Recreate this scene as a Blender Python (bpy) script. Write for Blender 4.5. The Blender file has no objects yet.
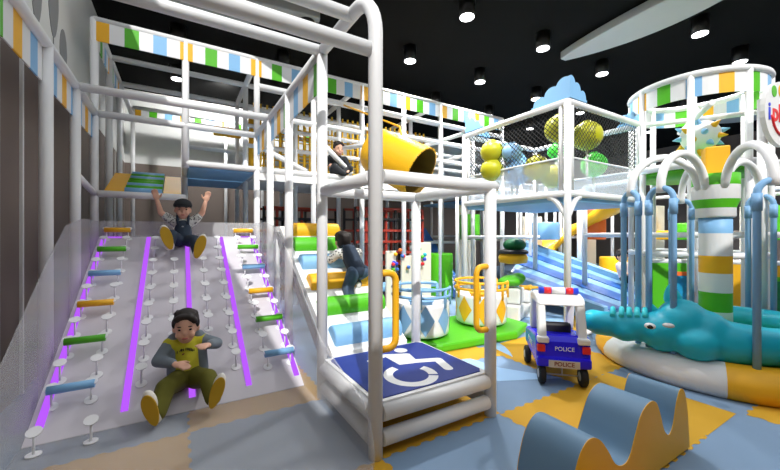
import bpy, bmesh, math, random
from mathutils import Vector, Matrix
random.seed(7)
PI = math.pi
C = bpy.context.scene.collection
sin, cos = math.sin, math.cos
YAW = math.radians(31)
CAMH, FPX = 1.5, 350.0

# ---------------------------------------------------------------- materials
def mat(name, col, rough=.5, emit=0, noise=.0, alpha=1.0, metal=0, spec=.4, ecol=None, scale=6):
    m = bpy.data.materials.new(name); m.use_nodes = True
    nt = m.node_tree; b = nt.nodes['Principled BSDF']
    b.inputs['Base Color'].default_value = (*col, 1)
    b.inputs['Roughness'].default_value = rough
    b.inputs['Metallic'].default_value = metal
    b.inputs['Specular IOR Level'].default_value = spec
    if emit:
        b.inputs['Emission Color'].default_value = (*(ecol or col), 1)
        b.inputs['Emission Strength'].default_value = emit
    if noise:
        tc = nt.nodes.new('ShaderNodeTexCoord'); n = nt.nodes.new('ShaderNodeTexNoise')
        n.inputs['Scale'].default_value = scale; n.inputs['Detail'].default_value = 3
        r = nt.nodes.new('ShaderNodeMapRange')
        r.inputs['To Min'].default_value = 1 - noise; r.inputs['To Max'].default_value = 1 + noise
        mx = nt.nodes.new('ShaderNodeMix'); mx.data_type = 'RGBA'; mx.blend_type = 'MULTIPLY'
        mx.inputs['Factor'].default_value = 1
        mx.inputs[6].default_value = (*col, 1)
        nt.links.new(tc.outputs['Object'], n.inputs['Vector'])
        nt.links.new(n.outputs['Fac'], r.inputs['Value'])
        nt.links.new(r.outputs['Result'], mx.inputs[7])
        nt.links.new(mx.outputs[2], b.inputs['Base Color'])
    if alpha < 1:
        b.inputs['Alpha'].default_value = alpha
    return m

def s2l(r, g, b):
    f = lambda c: (c/255/12.92) if c/255 <= .04045 else ((c/255+.055)/1.055)**2.4
    return (f(r), f(g), f(b))

M = {}
M['white'] = mat('padded white vinyl', (.80, .80, .80), .45, noise=.02)
M['white2'] = mat('white plastic', (.78, .78, .77), .4, noise=.02)
M['yellow'] = mat('yellow vinyl', s2l(240, 178, 30), .5, noise=.03)
M['green'] = mat('green vinyl', s2l(82, 180, 28), .45, noise=.03)
M['blue'] = mat('sky blue vinyl', s2l(130, 182, 224), .5, noise=.03)
M['sleeve'] = mat('blue sleeve', s2l(125, 170, 210), .5, noise=.03)
M['wave'] = mat('grey blue wave vinyl', s2l(108, 142, 170), .55, noise=.03)
M['navy'] = mat('navy deck', s2l(28, 50, 132), .6, noise=.04)
M['teal'] = mat('teal soft vinyl', s2l(22, 176, 200), .4, noise=.03)
M['cyan'] = mat('bright cyan vinyl', s2l(60, 215, 225), .4)
M['taupe'] = mat('taupe wall paint', s2l(122, 110, 102), .8, noise=.04, scale=2)
M['wallwhite'] = mat('white wall paint', s2l(222, 222, 218), .8, noise=.02)
M['mural'] = mat('grey mural paint', s2l(140, 140, 140), .8, noise=.03)
M['ceil'] = mat('charcoal ceiling', s2l(18, 18, 17), .95, noise=.05, spec=.1)
M['ceilpanel'] = mat('grey ceiling leaf', s2l(176, 177, 175), .8, noise=.02)
M['black'] = mat('black metal', (.008, .008, .008), .35)
M['rubber'] = mat('black rubber', (.012, .012, .013), .7)
M['lens'] = mat('lamp lens', (1, 1, 1), .3, emit=6)
M['led'] = mat('violet led strip', (.02, .01, .04), .6, emit=1.0, spec=0.0, ecol=(.50, .105, 1.0))
M['bed'] = mat('grey white slide surface', s2l(205, 200, 206), .35, noise=.02)
M['clear'] = mat('frosted clear panel', (.80, .80, .81), .3, alpha=.26)
M['film'] = mat('clear landing film', (.60, .585, .57), .35, alpha=.30)
M['clear2'] = mat('clear acrylic', (.72, .74, .75), .25, alpha=.34)
M['peg'] = mat('frosted peg', (.90, .90, .91), .4, alpha=.9)
M['carblue'] = mat('glossy royal blue', s2l(30, 22, 235), .25, noise=.02)
M['red'] = mat('red lens', s2l(225, 40, 45), .3)
M['lampblue'] = mat('blue lens', s2l(45, 70, 215), .3)
M['silver'] = mat('silver plate', s2l(190, 190, 190), .5)
M['platered'] = mat('dull red lettering', s2l(120, 45, 35), .6)
M['floorblue'] = mat('grey blue foam', s2l(126, 152, 180), .75, noise=.05, scale=3)
M['floorlight'] = mat('light blue foam', s2l(158, 195, 228), .75, noise=.04, scale=3)
M['flooryellow'] = mat('yellow foam', s2l(210, 160, 38), .75, noise=.05, scale=3)
M['skin'] = mat('skin', s2l(222, 172, 146), .55, noise=.04)
M['hair'] = mat('dark hair', (.02, .014, .012), .6, noise=.3, scale=40)
M['tee'] = mat('mustard yellow tee', s2l(190, 182, 40), .8, noise=.06, scale=20)
M['jacket'] = mat('grey jacket', s2l(112, 122, 130), .85, noise=.08, scale=20)
M['olive'] = mat('olive trousers', s2l(92, 90, 22), .85, noise=.12, scale=14)
M['denim'] = mat('denim', s2l(66, 84, 104), .9, noise=.12, scale=18)
M['denimd'] = mat('dark denim', s2l(42, 54, 70), .9, noise=.12, scale=18)
M['sole'] = mat('yellow sole', s2l(186, 146, 24), .6)
M['shoe'] = mat('white shoe', s2l(220, 216, 208), .6)
M['darkcloth'] = mat('black cloth', (.02, .022, .025), .9, noise=.1)
M['pinkcloth'] = mat('pale pink top', s2l(225, 205, 205), .9)
M['eye'] = mat('dark eye', (.012, .009, .008), .2)
M['lip'] = mat('lip', s2l(180, 96, 90), .5)
M['tunnelshade'] = mat('brown tunnel shade and rim dots', s2l(112, 86, 18), .8, noise=.1)  # shade inside the yellow tunnel, painted as brown; also colours the rim dots
M['orange'] = mat('orange panel', s2l(228, 108, 40), .5)
M['rackred'] = mat('rust red metal', s2l(150, 48, 34), .5, noise=.05)
M['rackdark'] = mat('dark metal', (.02, .018, .02), .5)
M['tubeyellow'] = mat('yellow tube plastic', s2l(246, 186, 26), .35)
M['slideblue'] = mat('blue slide', s2l(128, 176, 214), .35)
M['slidedeep'] = mat('deep blue lane', s2l(46, 100, 178), .3)
M['balloonolive'] = mat('olive yellow ball', s2l(184, 182, 30), .4)
M['balloonblue'] = mat('pale blue ball', s2l(130, 175, 215), .4)
M['balloongreen'] = mat('green ball', s2l(70, 205, 60), .4)
M['rope'] = mat('yellow rope', s2l(220, 176, 40), .8)
M['cream'] = mat('cream board', s2l(228, 222, 206), .6)
M['beige'] = mat('beige board', s2l(190, 184, 172), .7)
M['leafgreen'] = mat('jungle green', s2l(16, 110, 60), .5, noise=.6, scale=9)
M['aqua'] = mat('aquarium blue', s2l(30, 140, 185), .4, noise=.45, scale=9)

def pattern_shirt():
    m = mat('patterned shirt', (.6, .6, .58), .85)
    nt = m.node_tree; b = nt.nodes['Principled BSDF']
    tc = nt.nodes.new('ShaderNodeTexCoord'); v = nt.nodes.new('ShaderNodeTexVoronoi'); v.inputs['Scale'].default_value = 34
    r = nt.nodes.new('ShaderNodeValToRGB'); r.color_ramp.elements[0].position = .35; r.color_ramp.elements[1].position = .45
    r.color_ramp.elements[0].color = (.1, .1, .1, 1); r.color_ramp.elements[1].color = (.62, .62, .58, 1)
    nt.links.new(tc.outputs['Object'], v.inputs['Vector']); nt.links.new(v.outputs['Distance'], r.inputs['Fac'])
    nt.links.new(r.outputs['Color'], b.inputs['Base Color'])
    return m
M['pattern'] = pattern_shirt()

def net_mat():
    m = bpy.data.materials.new('black diamond net'); m.use_nodes = True
    nt = m.node_tree; b = nt.nodes['Principled BSDF']; L = nt.links.new
    b.inputs['Base Color'].default_value = (.02, .02, .02, 1); b.inputs['Roughness'].default_value = .8
    uv = nt.nodes.new('ShaderNodeUVMap'); sp = nt.nodes.new('ShaderNodeSeparateXYZ'); L(uv.outputs[0], sp.inputs[0])
    def mth(op, a, c=None):
        n = nt.nodes.new('ShaderNodeMath'); n.operation = op
        for i, x in enumerate((a, c)):
            if x is None: continue
            if isinstance(x, (int, float)): n.inputs[i].default_value = x
            else: L(x, n.inputs[i])
        return n.outputs[0]
    outs = []
    for op in ('ADD', 'SUBTRACT'):
        s = mth(op, sp.outputs[0], sp.outputs[1])
        f = mth('FRACT', mth('MULTIPLY', s, 13.0))
        outs.append(mth('LESS_THAN', f, .2))
    a = mth('MAXIMUM', outs[0], outs[1])
    L(a, b.inputs['Alpha'])
    return m
M['net'] = net_mat()

# ---------------------------------------------------------------- mesh builder
class MB:
    def __init__(s): s.v = []; s.f = []; s.mi = []; s.uv = None; s.sm = []
    def add(s, vs, fs, mi=0, smooth=False):
        o = len(s.v); s.v += [tuple(p) for p in vs]
        for f in fs: s.f.append(tuple(i+o for i in f)); s.mi.append(mi); s.sm.append(smooth)
        return s
    def box(s, c, size, rz=0, mi=0, R=None):
        hx, hy, hz = size[0]/2, size[1]/2, size[2]/2
        R = R or Matrix.Rotation(rz, 3, 'Z'); c = Vector(c)
        vs = [c + R @ Vector((x*hx, y*hy, z*hz)) for x in (-1, 1) for y in (-1, 1) for z in (-1, 1)]
        return s.add(vs, [(0, 1, 3, 2), (4, 6, 7, 5), (0, 4, 5, 1), (2, 3, 7, 6), (0, 2, 6, 4), (1, 5, 7, 3)], mi)
    def tube(s, pts, r, seg=12, mi=0, caps=True, closed=False):
        pts = [Vector(p) for p in pts]; n = len(pts); vs = []; fs = []
        rs = r if isinstance(r, (list, tuple)) else [r]*n
        tans = []
        for i in range(n):
            if closed: t = (pts[(i+1) % n]-pts[i]).normalized() + (pts[i]-pts[i-1]).normalized()
            elif i == 0: t = pts[1]-pts[0]
            elif i == n-1: t = pts[-1]-pts[-2]
            else: t = (pts[i+1]-pts[i]).normalized() + (pts[i]-pts[i-1]).normalized()
            tans.append(t.normalized())
        t0 = tans[0]; a = Vector((0, 0, 1)) if abs(t0.z) < .9 else Vector((1, 0, 0))
        u = t0.cross(a).normalized()
        for i in range(n):
            t = tans[i]; u = (u - t*u.dot(t))
            u = u.normalized() if u.length > 1e-6 else t.orthogonal().normalized()
            w = t.cross(u)
            sc = 1.0
            if 0 < i < n-1:
                d = (pts[i]-pts[i-1]).normalized().dot((pts[i+1]-pts[i]).normalized())
            for k in range(seg):
                ang = 2*PI*k/seg
                vs.append(pts[i] + (u*cos(ang) + w*sin(ang))*rs[i])
        m = n if closed else n-1
        for i in range(m):
            j = (i+1) % n
            for k in range(seg):
                k2 = (k+1) % seg
                fs.append((i*seg+k, i*seg+k2, j*seg+k2, j*seg+k))
        s.add(vs, fs, mi, True)
        if caps and not closed:
            o = len(s.v)-len(vs)
            s.f.append(tuple(o+k for k in range(seg))[::-1]); s.mi.append(mi); s.sm.append(False)
            s.f.append(tuple(o+(n-1)*seg+k for k in range(seg))); s.mi.append(mi); s.sm.append(False)
        return s
    def lathe(s, prof, c=(0, 0, 0), seg=32, mi=0, caps=True, mis=None, R=None):
        c = Vector(c); vs = []; R = R or Matrix.Identity(3)
        for (r, z) in prof:
            for k in range(seg):
                a = 2*PI*k/seg; vs.append(c + R @ Vector((r*cos(a), r*sin(a), z)))
        o = len(s.v); s.v += [tuple(p) for p in vs]
        for i in range(len(prof)-1):
            for k in range(seg):
                k2 = (k+1) % seg
                s.f.append((o+i*seg+k, o+i*seg+k2, o+(i+1)*seg+k2, o+(i+1)*seg+k))
                s.mi.append(mis[i](k) if mis else mi); s.sm.append(True)
        if caps:
            if prof[0][0] > 1e-5: s.f.append(tuple(o+k for k in range(seg))[::-1]); s.mi.append(mi if not mis else mis[0](0)); s.sm.append(False)
            if prof[-1][0] > 1e-5: s.f.append(tuple(o+(len(prof)-1)*seg+k for k in range(seg))); s.mi.append(mi if not mis else mis[-1](0)); s.sm.append(False)
        return s
    def ell(s, c, rad, seg=20, rings=12, mi=0, R=None):
        c = Vector(c); R = R or Matrix.Identity(3)
        vs = [c + R @ Vector((0, 0, -rad[2]))]; fs = []
        for i in range(1, rings):
            t = -PI/2 + PI*i/rings
            for k in range(seg):
                a = 2*PI*k/seg
                vs.append(c + R @ Vector((rad[0]*cos(t)*cos(a), rad[1]*cos(t)*sin(a), rad[2]*sin(t))))
        vs.append(c + R @ Vector((0, 0, rad[2])))
        for k in range(seg): fs.append((0, 1+(k+1) % seg, 1+k))
        for i in range(rings-2):
            for k in range(seg):
                k2 = (k+1) % seg
                fs.append((1+i*seg+k, 1+i*seg+k2, 1+(i+1)*seg+k2, 1+(i+1)*seg+k))
        last = len(vs)-1
        for k in range(seg): fs.append((last, 1+(rings-2)*seg+k, 1+(rings-2)*seg+(k+1) % seg))
        return s.add(vs, fs, mi, True)
    def prism(s, poly, o, ax, ay, az, mi=0, side=None, smooth=False):
        """extrude 2-D poly (in ax, ay) from o by vector az; caps use mi, sides use side"""
        o = Vector(o); ax = Vector(ax); ay = Vector(ay); az = Vector(az); n = len(poly)
        vs = [o+ax*p[0]+ay*p[1] for p in poly] + [o+ax*p[0]+ay*p[1]+az for p in poly]
        flip = ax.cross(ay).dot(az) < 0
        area = sum(poly[i][0]*poly[(i+1) % n][1]-poly[(i+1) % n][0]*poly[i][1] for i in range(n))
        if area < 0: flip = not flip
        ob = len(s.v); s.v += [tuple(p) for p in vs]
        def addf(f, m, sm=False):
            s.f.append(tuple(ob+i for i in (f[::-1] if flip else f))); s.mi.append(m); s.sm.append(sm)
        addf(tuple(range(n))[::-1], mi); addf(tuple(range(n, 2*n)), mi)
        for i in range(n):
            j = (i+1) % n; addf((i, j, n+j, n+i), mi if side is None else side, smooth)
        return s
    def build(s, name, m, parent=None, bevel=0, seg=2):
        me = bpy.data.meshes.new(name); me.from_pydata(s.v, [], s.f)
        for mm in (m if isinstance(m, (list, tuple)) else [m]): me.materials.append(mm)
        for i, p in enumerate(me.polygons):
            p.material_index = s.mi[i]; p.use_smooth = s.sm[i]
        if s.uv:
            ul = me.uv_layers.new()
            for li, l in enumerate(me.loops): ul.data[li].uv = s.uv[l.vertex_index]
        me.update()
        o = bpy.data.objects.new(name, me); C.objects.link(o)
        if parent: o.parent = parent; o.matrix_parent_inverse = Matrix.Identity(4)
        if bevel:
            b = o.modifiers.new('b', 'BEVEL'); b.width = bevel; b.segments = seg; b.limit_method = 'ANGLE'; b.angle_limit = math.radians(40)
        return o

def tag(o, label=None, cat=None, group=None, kind=None):
    if label: o['label'] = label
    if cat: o['category'] = cat
    if group: o['group'] = group
    if kind: o['kind'] = kind
    return o
def thing(name, label, cat, loc=(0, 0, 0), rz=0, group=None):
    o = bpy.data.objects.new(name, None); C.objects.link(o); o.empty_display_size = .1
    o.location = loc; o.rotation_euler = (0, 0, rz)
    return tag(o, label, cat, group)
def struct(o): o['kind'] = 'structure'; return o
def copy_tree(o, parent=None):
    c = o.copy(); C.objects.link(c)
    if parent: c.parent = parent
    for ch in list(o.children): copy_tree(ch, c)
    return c
def arc(c, a, b, r, t0, t1, n=8):
    c = Vector(c); a = Vector(a); b = Vector(b)
    return [c + a*r*cos(t0+(t1-t0)*i/n) + b*r*sin(t0+(t1-t0)*i/n) for i in range(n+1)]
TR = .049
def post(par, x, y, z0, z1, r=TR, m='white', name='post'):
    return MB().tube([(x, y, z0), (x, y, z1)], r, 14).build(name, M[m], par)
def rail(par, a, b, r=TR, m='white', name='rail'):
    return MB().tube([a, b], r, 14).build(name, M[m], par)
def text_mesh(txt, size, name, m, parent, loc, rot, depth=.002, bold=0, align='CENTER'):
    cu = bpy.data.curves.new('lettering', 'FONT'); cu.body = txt; cu.size = size; cu.extrude = depth; cu.offset = bold
    cu.align_x = align; cu.align_y = 'CENTER'
    t = bpy.data.objects.new('tmp', cu); C.objects.link(t)
    bpy.context.view_layer.update()
    me = bpy.data.meshes.new_from_object(t.evaluated_get(bpy.context.evaluated_depsgraph_get()))
    bpy.data.objects.remove(t)
    me.materials.clear(); me.materials.append(m)
    o = bpy.data.objects.new(name, me); C.objects.link(o); o.parent = parent
    o.location = loc; o.rotation_euler = rot
    return o

VAL_MATS = [M['white'], M['yellow'], M['green'], M['blue']]
def valance(par, a, b, z0, z1, seq, w, th=.012, start=0):
    """striped board between plan points a and b; seq gives material index per stripe of width w"""
    a = Vector((*a, 0)); b = Vector((*b, 0)); d = (b-a); L = d.length; d.normalize()
    nrm = Vector((-d.y, d.x, 0))*th/2
    mb = MB(); x = 0; i = start
    while x < L-1e-4:
        x2 = min(L, x+w); p = a+d*x; q = a+d*x2; mi = seq[i % len(seq)]
        vs = []
        for pt in (p, q):
            for sgn in (-1, 1):
                for z in (z0, z1): vs.append((pt.x+sgn*nrm.x, pt.y+sgn*nrm.y, z))
        mb.add(vs, [(0, 1, 3, 2), (4, 6, 7, 5), (0, 4, 5, 1), (2, 3, 7, 6), (0, 2, 6, 4), (1, 5, 7, 3)], mi)
        x = x2; i += 1
    return mb.build('striped_valance', VAL_MATS, par)
def valance_arc(par, c, R, t0, t1, z0, z1, seq, n):
    mb = MB(); sub = 3
    for i in range(n):
        for k in range(sub):
            f0 = t0+(t1-t0)*(i+k/sub)/n; f1 = t0+(t1-t0)*(i+(k+1)/sub)/n
            vs = []
            for f in (f0, f1):
                for r in (R-.008, R+.008):
                    for z in (z0, z1): vs.append((c[0]+r*cos(f), c[1]+r*sin(f), z))
            mb.add(vs, [(0, 1, 3, 2), (4, 6, 7, 5), (0, 4, 5, 1), (2, 3, 7, 6), (0, 2, 6, 4), (1, 5, 7, 3)], seq[i % len(seq)])
    return mb.build('striped_valance', VAL_MATS, par)

# ================================================================ SETTING
H = 5.5
XL, YB, XR = -1.29, 11.9, 19.0
# floor: foam base with inlaid jigsaw tiles, one mesh
TX = [-1.29, .06, 1.17, 2.3, 3.42, 4.55, 5.7, 6.85, 8.0, 9.15]
TY = [-2.0, -.95, .1, 1.02, 2.04, 3.07, 4.1, 5.13, 6.16, 7.2]
fb = MB()
fb.add([(XL, -9, 0), (XR, -9, 0), (XR, YB, 0), (XL, YB, 0)], [(0, 1, 2, 3)], 0)
def jig(a, b, amp=.02, pitch=.06):
    a = Vector(a); b = Vector(b); d = b-a; L = d.length; d.normalize(); n = Vector((-d.y, d.x))
    k = max(2, int(L/pitch)); out = []
    for i in range(k):
        s0, s1 = L*i/k, L*(i+1)/k; sg = 1 if i % 2 else -1
        for t in (s0+.08*pitch, s0+.42*pitch*.5, s1-.42*pitch*.5, s1-.08*pitch):
            pass
        out += [a+d*(s0+.06*pitch)+n*amp*.4*sg*-1*0, a+d*(s0+.2*pitch)+n*amp*sg*.5, a+d*(s1-.2*pitch)+n*amp*sg*.5]
    return out
def tile(x0, x1, y0, y1, mi, z):
    P = jig((x0, y0), (x1, y0)) + jig((x1, y0), (x1, y1)) + jig((x1, y1), (x0, y1)) + jig((x0, y1), (x0, y0))
    fb.add([(p.x, p.y, z) for p in P], [tuple(range(len(P)))], mi)
for i in range(len(TX)-1):
    for j in range(len(TY)-1):
        if (i+j) % 2 == 0 and TY[j+1] < 4.2 and TX[i+1] < 7 and (i, j) != (4, 2):
            tile(TX[i], TX[i+1], TY[j], TY[j+1], 1, .0015)
tile(4.06, 5.2, .0, .98, 1, .0017); flat_x = [(3.38, 1.02), (4.0, 1.02), (4.0, 2.04), (3.38, 2.04)]; fb.add([(x, y, .0018) for x, y in flat_x], [(0, 1, 2, 3)], 1)
def flat(pts, mi, z): fb.add([(x, y, z) for x, y in pts], [tuple(range(len(pts)))], mi)
def swoosh(x, y, L, w, ang, mi, z):
    n = 12; P = []
    for i in range(n+1):
        t = i/n; P.append((t*L, w*sin(PI*t)*.5 + .25*L*t*t))
    for i in range(n, -1, -1):
        t = i/n; P.append((t*L, -w*sin(PI*t)*.5 + .25*L*t*t))
    ca, sa = cos(ang), sin(ang)
    flat([(x+p[0]*ca-p[1]*sa, y+p[0]*sa+p[1]*ca) for p in P[:-1]], mi, z)
flat([(2.2, 3.2), (2.7, 2.55), (3.45, 2.2), (3.1, 2.75), (3.0, 3.25), (2.6, 3.4)], 2, .0028)
flat([(2.5, 3.3), (3.6, 2.95), (4.3, 3.1), (4.35, 3.4), (3.5, 3.35), (2.6, 3.6)], 1, .0032)
flat([(4.5, 3.1), (6.6, 1.95+.8), (7.2, 3.6), (5.2, 4.3)], 2, .0024)
swoosh(3.95, 2.6, 1.6, .34, .35, 1, .0034)
swoosh(4.3, 2.9, 1.9, .26, .15, 1, .0036)
swoosh(4.9, 3.3, 2.2, .3, .1, 1, .0038)
swoosh(3.5, 2.9, 1.3, .22, 1.1, 2, .0040)
swoosh(5.0, 2.75, 1.2, .18, .3, 2, .0042)
swoosh(4.9, 5.4, 2.2, .5, 0, 1, .003)
swoosh(2.3, 5.0, 2.2, .6, .2, 1, .003)
swoosh(2.6, 4.9, 1.5, .4, -.2, 2, .0032)
struct(fb.build('floor', [M['floorblue'], M['flooryellow'], M['floorlight']]))

# walls
wl = MB()
wl.box((XL-.1, 1.45, 1.74), (.2, 20.9, 3.48), mi=0)
wl.box((XL-.1, 1.45, 4.49), (.2, 20.9, 2.02), mi=1)
struct(wl.build('wall_left', [M['taupe'], M['wallwhite']]))
wb = MB()
wb.box(((XL+XR)/2, YB+.1, 1.74), (XR-XL+.4, .2, 3.48), mi=0)
wb.box(((XL+XR)/2, YB+.1, 4.49), (XR-XL+.4, .2, 2.02), mi=1)
struct(wb.build('wall_back', [M['taupe'], M['wallwhite']]))
struct(MB().box(((XL+XR)/2, -3.1, 2.75), (XR-XL+.4, .2, 5.5)).build('wall_front', M['taupe']))
struct(MB().box((XR+.1, 3.5, 2.75), (.2, 17, 5.5)).build('wall_right', M['taupe']))
for i, y in enumerate((1.2, 2.05, 2.72, 3.18, 3.85, 4.62, 5.5, 6.6, 7.8, 9.0, 10.2)):
    o = MB().box((XL+.012, y, 1.72), (.024, .035, 3.44)).build('trim_%d' % (i+1), M['wallwhite']); struct(o)
# ceiling: left out over the unseen front of the hall to let sun in
def wf(f, x): return (f-.515*x)/.857
cp = MB()
x0, x1 = -1.05, 9.5
poly = [(XL-.2, YB+.2), (XL-.2, -9), (x0, -9), (x0, wf(4.9, x0)), (x1, wf(4.9, x1)), (XR+.2, wf(4.9, x1)), (XR+.2, YB+.2)]
cp.prism(poly, (0, 0, H), (1, 0, 0), (0, 1, 0), (0, 0, .25))
cp.prism([(x0, -9), (XR+.2, -9), (XR+.2, -2.9), (x0, -2.9)], (0, 0, H), (1, 0, 0), (0, 1, 0), (0, 0, .25))
struct(cp.build('ceiling', M['ceil']))

# leaf shaped ceiling panels
def leaf(a, b, w, label, z=5.3, th=.16):
    a = Vector((*a, 0)); b = Vector((*b, 0)); d = b-a; L = d.length; d.normalize(); n = Vector((-d.y, d.x, 0)); P = []
    N = 14
    for i in range(N+1):
        t = i/N; P.append((t*L, w*(sin(PI*min(1, t*.93+.035))**.8)))
    for i in range(N, -1, -1):
        t = i/N; P.append((t*L, -w*.45*(sin(PI*min(1, t*.93+.035))**.7)))
    o = MB().prism(P, (a.x, a.y, z), d, n, (0, 0, th)).build('ceiling_leaf_panel', M['ceilpanel'], bevel=.02)
    return tag(o, label, 'ceiling panel', 'leaf shaped ceiling panels')

# balloons of the wall mural
def mural_shape(name, y, z, ry, rz, label, tail=0):
    mb = MB(); P = [(ry*cos(2*PI*k/20)*(1 if sin(2*PI*k/20) > 0 else 1-.25*(-sin(2*PI*k/20))), rz*sin(2*PI*k/20)) for k in range(20)]
    mb.prism(P, (XL+.001, y, z), (0, 1, 0), (0, 0, 1), (.006, 0, 0))
    if tail: mb.box((XL+.004, y, z-rz-tail/2), (.006, .02, tail))
    return tag(mb.build(name, M['mural']), label, 'wall mural', 'grey balloon shapes painted on the wall')

# ================================================================ helpers for pixel -> place
def ray(u, v, d):
    lat = d*(u-390)/FPX
    return Vector((d*sin(YAW)+lat*cos(YAW), d*cos(YAW)-lat*sin(YAW), CAMH-(v-235)*d/FPX))
def atz(u, v, z): return ray(u, v, FPX*(CAMH-z)/(v-235))
def atx(u, v, x):
    t = (u-390)/FPX; return ray(u, v, x/(sin(YAW)+t*cos(YAW)))
def aty(u, v, y):
    t = (u-390)/FPX; return ray(u, v, y/(cos(YAW)-t*sin(YAW)))

# ================================================================ DOWNLIGHTS
dl = [(467, 17), (410, 61), (480, 82), (543, 48.5), (536, 99), (602, 74), (580, 113), (530, 128.6), (700, 34), (740, 62),
      (649, 132), (177, 79), (178, 42), (307, 27), (283, 66), (436, 104), (489, 116), (684, 107)]
dl_lab = ['black ceiling downlight nearest the tall white arch, topmost of the middle ones',
 'black ceiling downlight just right of the tall white arch', 'black ceiling downlight above the striped band, third from the arch',
 'black ceiling downlight beside the tip of the large grey leaf panel', 'black ceiling downlight left of the big blue cloud',
 'black ceiling downlight between the blue cloud and the striped ring', 'small lit downlight seen just right of the blue cloud through the net',
 'small lit downlight seen through the net left of the blue cloud', 'black ceiling downlight below the large grey leaf panel above the striped ring',
 'black ceiling downlight touching the top of the striped ring', 'small lit downlight seen under the left end of the striped ring',
 'lit downlight seen under the striped band by the left wall', 'black downlight peeping over the striped band near the left wall',
 'black downlight between the two big white top beams', 'black downlight over the striped band left of the slide pole corner',
 'black downlight tucked behind the striped band right of the arch', 'black downlight tucked behind the far right end of the striped band',
 'black downlight seen through the striped ring']
proto = thing('ceiling_downlight', dl_lab[0], 'downlight', (0, 0, 0), 0, 'black ceiling downlights')
MB().lathe([(.12, 0), (.135, .0), (.135, .30), (.13, .302)], caps=True).build('housing', M['black'], proto)
MB().lathe([(.118, -.012), (.119, .006)]).build('lens', M['lens'], proto)
for i, (u, v) in enumerate(dl):
    o = proto if i == 0 else copy_tree(proto)
    p = atz(u, v, 5.2); p.y = min(p.y, YB-.3); o.location = (p.x, p.y, 5.2); o['label'] = dl_lab[i]
leaf(atz(562, 60, 5.3).xy, atz(815, -62, 5.3).xy, .62, 'large grey leaf shaped panel hung under the dark ceiling, upper right')
leaf(atz(80, -18, 5.3).xy, atz(320, 20, 5.3).xy, .5, 'grey leaf panel on the ceiling behind the big white top beams')
leaf(atz(700, 123, 5.3).xy, atz(800, 112, 5.3).xy, .5, 'far grey leaf panel seen through the striped ring')
mural_shape('mural_balloon', atx(36, 2, XL).y, atx(36, -8, XL).z, .16, .34, 'grey painted balloon, leftmost at the very top of the left wall')
mural_shape('mural_balloon', atx(53, 8, XL).y, atx(53, 2, XL).z, .2, .42, 'large grey painted balloon with string on the left wall', .3)
mural_shape('mural_balloon', atx(63, 52, XL).y, atx(63, 53, XL).z, .16, .3, 'grey painted leaf shape below the balloons on the left wall', 0)

# ================================================================ SLIDE
SY0, SY1, SL = 3.42, 6.18, .53
bedz = lambda y: max(0, SL*(y-SY0))
slide = thing('light_up_slide', 'wide grey white slide with five violet light strips and coloured rungs', 'slide', (0, 0, 0))
XW0, XW1 = -.95, 1.06
mb = MB(); N = 16; prof = []
for i in range(N+1):
    y = SY0 + (SY1-SY0)*i/N; prof.append((y, SL*(y-SY0)+.006))
prof += [(SY1+.35, SL*(SY1-SY0)+.02), (SY1+.35, SL*(SY1-SY0)-.1), (SY1, SL*(SY1-SY0)-.12), (SY0+.25, .004)]
mb.prism(prof, (XW0, 0, 0), (0, 1, 0), (0, 0, 1), (XW1-XW0, 0, 0))
mb.build('slide_bed', M['bed'], slide)
for x in (XW0-.012, XW1):
    P = [(1.98, .004), (SY0, .004), (SY0+.02, .01), (SY1, SL*(SY1-SY0)), (SY1+.02, 1.69), (5.3, 1.69), (4.6, 1.60), (4.0, 1.26), (3.3, .80), (2.95, .57), (2.4, .44), (2.15, .38), (2.02, .26), (1.97, .12)]
    MB().prism(P, (x, 0, 0), (0, 1, 0), (0, 0, 1), (.012, 0, 0)).build('side_panel', M['clear'], slide)
MB().box(((XW0+XW1)/2, SY1+.03, 1.46+.12), (XW1-XW0, .012, .24)).build('top_panel', M['clear'], slide)
MB().box(((XW0+XW1)/2, 2.4, .006), (XW1-XW0, 2*(SY0-2.4)+.1, .006)).build('landing_sheet', M['film'], slide)
for x in (-.89, -.385, .095, .565, 1.02):
    y1 = SY1-.02; y0 = SY0+.12
    mb = MB(); w = .025
    z = lambda y: SL*(y-SY0)+.006
    mb.prism([(y0, z(y0)), (y1, z(y1)), (y1, z(y1)+.014), (y0, z(y0)+.014)], (x-w, 0, 0), (0, 1, 0), (0, 0, 1), (2*w, 0, 0))
    sx = 1 if x < 0 else -1
    if abs(x) > .8: mb.box((x+sx*.1, y1+.01, z(y1)+.012), (.2, .03, .014))
    mb.build('light_strip', M['led'], slide)
def peg(x, y, h=.15):
    z0 = bedz(y)+.006; mb = MB(); r = .044
    Rt = Matrix.Rotation(math.atan(SL) if y > SY0 else 0, 3, 'X')
    mb.lathe([(r, 0), (r, .008)], (x, y, z0), 14, R=Rt); mb.lathe([(r, 0), (r, .008)], (x, y+.01, z0+h), 14, R=Matrix.Rotation(math.atan(SL), 3, 'X'))
    mb.tube([(x, y, z0), (x, y+.01, z0+h)], .008, 8)
    mb.build('peg', M['peg'], slide)
BY = [3.70, 4.18, 4.66, 5.16, 5.65, 6.12]
BC = ['blue', 'green', 'yellow', 'blue', 'green', 'yellow']
for bx in (-.74, .885):
    for y, c in zip(BY, BC):
        z = bedz(y)+.14
        o = MB().tube([(bx-.145, y, z), (bx+.145, y, z)], .033, 16).build('rung', M[c], slide)
        o['label'] = {'blue': 'blue rung', 'green': 'green rung', 'yellow': 'yellow rung'}[c]
for bx in (-.86, -.62, .77, 1.0):
    for y in BY: peg(bx, y+.0)
    for k in range(5): peg(bx, 3.93+.49*k)
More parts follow.
